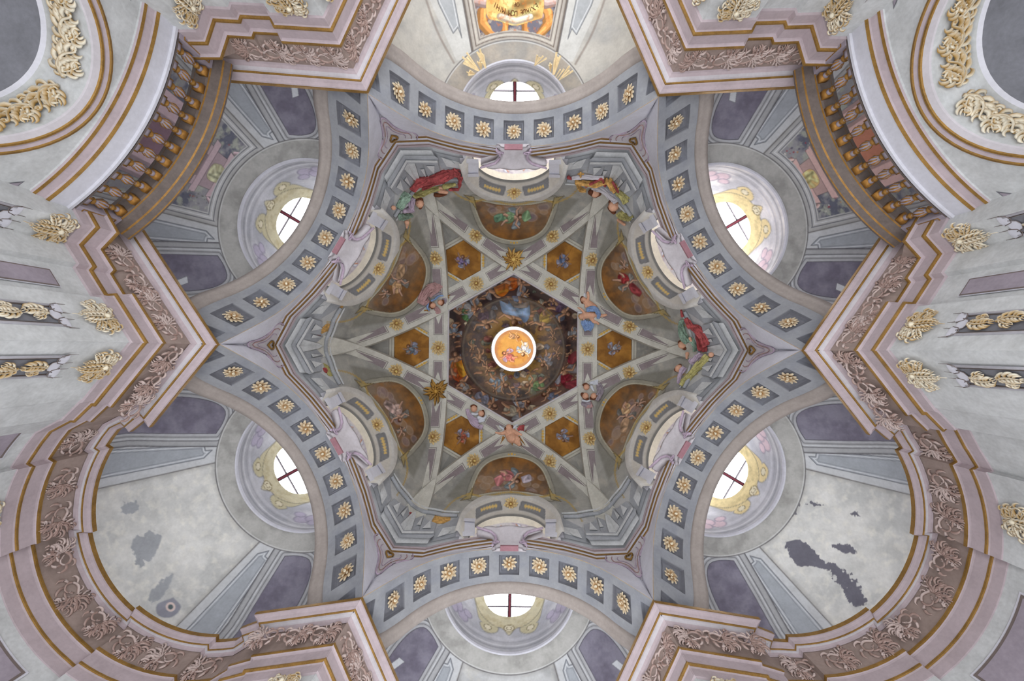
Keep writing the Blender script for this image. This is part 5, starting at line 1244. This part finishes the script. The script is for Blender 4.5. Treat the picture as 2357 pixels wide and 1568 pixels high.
f.part('heads', M['skin'], [([(900, 568)], 34, 34, .12), ([(1068, 685)], 42, 38, .12), ([(1110, 810), (1165, 850)], 14, 12, .06)])
f.part('hair', M['hair'], [([(860, 560), (900, 590), (940, 575)], 22, 16, .13), ([(1045, 650), (1035, 700), (1070, 740)], 22, 18, .12)]); f.face(1080, 686, 28, -20)
f.part('olive_cloak', M['olive'], [([(1110, 560), (1150, 600), (1180, 660)], 32, 28, .12, .9), ([(1120, 740), (1150, 780), (1220, 800)], 38, 34, .1, .8)]); f.part('cross', M['ochre'], [([(770, 385), (770, 440)], 10, 10, .1), ([(750, 395), (795, 395)], 8, 8, .1)])
f = Fig('draped_figure', 'reclining figures in red and green robes above the right pier', 'figure', Z5, (1150, 780), 'draped figures over the drum corners')
f.part('red_robe', M['red'], [([(1090, 520), (1130, 590), (1190, 620), (1240, 690), (1275, 770)], 20, 34, .12, .8), ([(1200, 650), (1210, 720), (1220, 790), (1280, 800)], 26, 22, .1, .8), ([(1050, 450), (1060, 500)], 8, 12, .08)])
f.part('green_robe', M['green'], [([(1055, 540), (1045, 600), (1060, 680), (1110, 740)], 24, 30, .12, .9), ([(1120, 700), (1170, 760), (1170, 820)], 26, 16, .12, .9)])
f.part('pink_robe', M['lilac'], [([(1240, 850), (1190, 890), (1140, 930)], 34, 32, .12, .9), ([(1080, 960), (1040, 1020), (1020, 1110)], 22, 12, .1, .8)])
f.part('olive_robe', M['olive'], [([(1290, 860), (1240, 920), (1170, 990), (1100, 1060), (1050, 1130)], 32, 24, .08, .7)])
f.part('heads', M['skin'], [([(1060, 760)], 34, 34, .12), ([(1030, 975)], 32, 32, .12), ([(1130, 700), (1170, 790)], 12, 9, .16), ([(1320, 850)], 20, 14, .05), ([(1105, 840), (1100, 880)], 16, 10, .14)])
f.part('hair', M['hair'], [([(1042, 740), (1080, 790)], 20, 18, .13), ([(1005, 985), (1040, 945)], 18, 14, .13)]); f.face(1052, 752, 24, 160)
# remnants of lost figures: flat coloured patches left on the plaster
def patch(Z, name, label, pieces):
    root = None
    for pts, mat in pieces:
        mb = MB(); c = np.mean(pts, 0); sp = [tuple(p) for p in spline(list(pts) + [pts[0]], 4)[:-1]]; V = [vault_hit(*Z(*c), -.10)] + [vault_hit(*Z(*p), -.115) for p in sp]
        o0 = V[0] if root is None else org
        if root is None: org = V[0]; root = obj(name, None, None, org, label=label, cat='painting', group='remnants of lost figures')
        n = len(sp); mb.add([v - org for v in V], [(0, 1 + i, 1 + (i + 1) % n) for i in range(n)], 0); obj('colour_patch', mb.mesh('colour_patch', mat, True), root)
patch(Z3, 'painted_remnant', 'orange and purple scraps of a lost figure above the left pier', [([(395, 490), (430, 485), (425, 505), (380, 530)], M['ochre']), ([(245, 680), (290, 645), (330, 665), (330, 700), (280, 720), (215, 745)], M['ochre']), ([(175, 760), (220, 735), (232, 760), (195, 810), (160, 805)], M['red']), ([(360, 570), (400, 560), (395, 600), (350, 640)], M['ochre']), ([(245, 1050), (290, 1035), (312, 1070), (290, 1095), (262, 1085)], M['red']), ([(250, 1000), (300, 1030), (345, 1090), (335, 1120), (290, 1110)], M['olive'])])
patch(Z4, 'painted_remnant', 'maroon and ochre scraps of a lost figure above the lower left pier', [([(300, 1185), (335, 1170), (362, 1195), (345, 1222), (310, 1220)], M['red']), ([(560, 1190), (640, 1180), (690, 1210), (686, 1260), (640, 1275), (560, 1275), (520, 1265)], M['ochre'])])
patch(Z6, 'painted_remnant', 'small maroon scrap of a lost figure above the lower right pier', [([(1000, 1245), (1045, 1225), (1042, 1250), (1018, 1262)], M['red']), ([(1150, 965), (1170, 960), (1165, 975)], M['red'])])
# grey broken pediments modelled in the drum corners (pier frame) and lunette imposts
def pier_hit(b, a, lift):
    lo, hi = 9.55, 15.
    for _ in range(36):
        h = (lo + hi) / 2; X, Y = b * h / F, a * h / F; m = max(abs(0) , 0)
        q = max(X * cos(R(60 * k)) + Y * sin(R(60 * k)) for k in range(6)) / APO
        if float(np.interp(q, QX, QH)) + .13 > h: lo = h
        else: hi = h
    f = 1 - lift / h; return Vector((X * f, Y * f, h * f))
def slab(mb, poly, l0, l1, mi, mirror=True, bevel=.0):
    for sg in ((1, -1) if mirror else (1,)):
        n = len(poly); c = np.mean(poly, 0); top = [pier_hit(sg * b, a, l1) for b, a in poly]; bot = [pier_hit(sg * b, a, l0) for b, a in poly]
        V = top + bot + [pier_hit(sg * c[0], c[1], l1)]
        mb.add(V, [(i, (i + 1) % n, 2 * n) for i in range(n)] + [(i, (i + 1) % n, n + (i + 1) % n, n + i) for i in range(n)], mi)
def pediment():
    mb = MB()
    slab(mb, [(0, 522), (62, 487), (62, 473), (0, 507)], -.02, .16, 0)
    slab(mb, [(0, 507), (62, 473), (66, 464), (60, 452), (0, 488)], -.02, .24, 1); slab(mb, [(0, 496), (62, 460), (61, 455), (0, 490)], .2, .28, 0)
    slab(mb, [(0, 488), (14, 480), (6, 446), (0, 436)], -.02, .12, 0); slab(mb, [(14, 480), (30, 471), (22, 434), (8, 450)], -.02, .06, 1)
    slab(mb, [(30, 471), (60, 452), (56, 436), (30, 440), (24, 436)], -.02, .12, 1); slab(mb, [(34, 462), (50, 452), (40, 436)], .1, .17, 0); slab(mb, [(18, 462), (26, 458), (20, 438)], .04, .12, 0)
    tb = [(0, 430), (16, 428), (34, 420), (58, 412), (88, 396)]
    for sg in (-1, 1): tube(mb, [pier_hit(sg * b, a, .10) for b, a in tb], [.05, .05, .045, .05, .04], 8, 1); tube(mb, [pier_hit(sg * b, a - 9, .06) for b, a in tb], [.03, .03, .03, .03, .02], 8, 0)
    slab(mb, [(66, 480), (118, 432), (114, 398), (92, 396), (62, 440)], -.02, .08, 1); slab(mb, [(72, 466), (108, 432), (106, 410), (72, 438)], .06, .03, 2); slab(mb, [(74, 462), (104, 432), (102, 414), (74, 438)], .03, .09, 0)
    slab(mb, [(80, 455), (90, 444), (93, 434), (86, 432), (79, 442)], .08, .13, 0); slab(mb, [(82, 451), (88, 444), (90, 437), (85, 437), (81, 443)], .12, .10, 2)
    slab(mb, [(110, 440), (146, 416), (142, 407), (106, 428)], -.02, .30, 3); slab(mb, [(108, 428), (142, 407), (128, 386), (106, 398)], -.02, .20, 3); slab(mb, [(107, 400), (130, 388), (127, 381), (105, 393)], -.02, .27, 3)
    return mb.mesh('broken_pediment', [M['stone'], M['cloudw'], M['greyd'], M['white']])
M['cloudw'] = plaster('cool_shadow_plaster', (160, 162, 166), .12)  # cool mid grey of the pediment pieces
PE = pediment()
for nm, phi in PIERS.items():
    place(obj('trim_broken_pediment_' + nm, PE, kind='structure', label='grey broken pediment in the drum corner above the %s pier' % nm.replace('_', ' ')), phi)
# ------------------------------------------------------------------ gilded rays round the altar chapel light ring
def at_h(px, py, h): return Vector((cam.location.x + (px - 1187) * h / F, cam.location.y + (py - 806) * h / F, CAMZ + h))
RAYS = [([(1103, 163), (1064, 131)], [(1104, 164), (1074, 121)], [(1101, 164), (1066, 145)], 'leftmost large bundle of gilded rays on the altar chapel light ring'),
        ([(1118, 158), (1104, 112)], [(1117, 157), (1098, 119)], [(1119, 156), (1112, 126)], 'tall bundle of gilded rays left of the altar chapel window'),
        ([(1108, 160), (1099, 142)], [(1106, 160), (1105, 138)], [(1108, 161), (1109, 144)], 'short bundle of gilded rays between two larger ones, left of the altar window'),
        ([(1092, 171), (1075, 166)], [(1094, 169), (1082, 162)], [(1092, 172), (1078, 173)], 'small low bundle of gilded rays at the left edge of the altar light ring'),
        ([(1230, 151), (1237, 127)], [(1232, 150), (1250, 129)], [(1232, 151), (1258, 134)], 'upright bundle of gilded rays nearest right of the altar chapel window'),
        ([(1274, 172), (1281, 120)], [(1276, 172), (1290, 128)], [(1272, 172), (1277, 138)], 'tallest bundle of gilded rays right of the altar chapel window'),
        ([(1268, 165), (1266, 145)], [(1267, 166), (1270, 148)], [(1266, 164), (1264, 150)], 'narrow bundle of gilded rays beside the tallest bundle on the right'),
        ([(1286, 185), (1311, 152)], [(1287, 185), (1319, 163)], [(1278, 178), (1290, 160)], 'rightmost large bundle of gilded rays on the altar chapel light ring')]
for a, b, c, lab in RAYS:
    o = at_h(*a[0], 9.42); mb = MB()
    for k, (p, q) in enumerate((a, b, c, tuple((np.array(a) * .5 + np.array(b) * .5).tolist()), tuple((np.array(a) * .5 + np.array(c) * .5).tolist()))):
        d = np.array(q) - np.array(p); q = np.array(p) + d * (1, 1, 1, .86, .9)[k]
        tube(mb, [at_h(*p, 9.44) - o, at_h(*((np.array(p) + q) / 2), 9.37) - o, at_h(*q, 9.27 + .01 * k) - o], [.006, .014, .022], 4, flat=.7)
    m_ = mb.mesh('gilded_rays', M['raygold']) if 'raygold' in M else None
    if m_ is None: M['raygold'] = plaster('pale_ray_gilt', (240, 216, 170), .14, 8, .45); m_ = mb.mesh('gilded_rays', M['raygold'])
    obj('gilded_rays', m_, None, o, label=lab, cat='gilded rays', group='bundles of gilded rays round the altar chapel light')
# ------------------------------------------------------------------ lettering painted on the cartouche of the altar chapel
def lettering():
    P, V = LOFT['top']; mb = MB(); dg = bpy.context.evaluated_depsgraph_get()
    def put(ch, px, py, size, ang):
        # image pixel position -> side frame flat coordinates
        X, Y = px - 1176.5, py - 801; phi = R(-90 + ROT0); lat = X * sin(phi) - Y * cos(phi); t = X * cos(phi) + Y * sin(phi)
        i = int(np.argmin((P[:, 0] - lat) ** 2 + (P[:, 1] - t) ** 2)); p = Vector(V[i]); nu = 420
        du = Vector(V[i + 1]) - Vector(V[i - 1]); dv = Vector(V[min(i + nu, len(V) - 1)]) - Vector(V[i - nu]); n = du.cross(dv).normalized()
        if n.z > 0: n = -n
        # read upside down in the picture: right = +x, up = towards the room
        yy = Vector((0, -1, 0)); yy = (yy - n * yy.dot(n)).normalized(); xx = yy.cross(n).normalized()
        cu = bpy.data.curves.new('letter', 'FONT'); cu.body = ch; cu.size = size; cu.align_x = 'CENTER'; cu.align_y = 'CENTER'
        ob = bpy.data.objects.new('letter', cu); col.objects.link(ob); dg.update(); me = bpy.data.meshes.new_from_object(ob.evaluated_get(bpy.context.evaluated_depsgraph_get()))
        ca, sa = cos(R(ang)), sin(R(ang)); q = p + n * .012
        VV = [q + xx * (v.co.x * ca - v.co.y * sa) + yy * (v.co.x * sa + v.co.y * ca) * 1.35 for v in me.vertices]
        mb.add(VV, [tuple(f.vertices) for f in me.polygons], 0); bpy.data.objects.remove(ob); bpy.data.curves.remove(cu); bpy.data.meshes.remove(me)
    word = 'EXTRUE DOM MIHI'; xs = np.linspace(1234, 1138, len(word))
    for ch, x in zip(word, xs):
        if ch != ' ': y = 14 + 17 * (1 - ((x - 1187) / 46) ** 2); put(ch, x, y, .112, (x - 1187) * .55)
    for ch, x in zip('CAP I', (1192, 1188, 1184, 0, 1180)):
        if ch != ' ': put(ch, x, 11, .08, 0)
    place(obj('trim_painted_lettering', mb.mesh('trim_painted_lettering', M['letter']), kind='structure', label='brown painted letters on the orange cartouche of the altar chapel'), SIDES['top'])
M['letter'] = plaster('brown_letter_paint', (104, 62, 34), .2)
lettering()
# acanthus and mauve panels on the apse walls
for nm in ('lower_left', 'lower_right'):
    VC = AVC[nm]; mb = MB()
    for psi, w_ in ((0, 15), (-68, 5)):
        for g, mi, z in ((1.6, 0, .015), (0.9, 1, .022), (0, 2, .026)):
            th = [R(psi + (-w_ - g) + 2 * (w_ + g) * i / 16) for i in range(17)]; r = 2.244 - z; ht = 5.86 + g * .04
            mb.add([(r * sin(t), VC + r * cos(t), h) for h in (ht, 1) for t in th], [tuple(x) for x in gridf(17, 2).tolist()], mi)
    place(obj('trim_apse_panels_' + nm, mb.mesh('trim_apse_panels', [M['white'], M['lead2'], M['purple']]), kind='structure'), SIDES[nm])
    for sg, tw in ((-1, 'clockwise'), (1, 'anticlockwise')):
        t = R(sg * 40.7); r = 2.155; n = Vector((-sin(t), -cos(t), 0)); up = Vector((0, 0, 1)); xx = up.cross(n)
        o = obj('acanthus_leaf', AC, label='gilded acanthus leaf on the %s pilaster inside the %s apse' % (tw, nm.replace('_', ' ')), cat='ornament', group='acanthus leaves in the apses')
        o.matrix_world = frame(SIDES[nm]) @ Matrix(((xx.x, 0, n.x, r * sin(t)), (xx.y, 0, n.y, VC + r * cos(t)), (0, 1, 0, 6.06), (0, 0, 0, 1)))
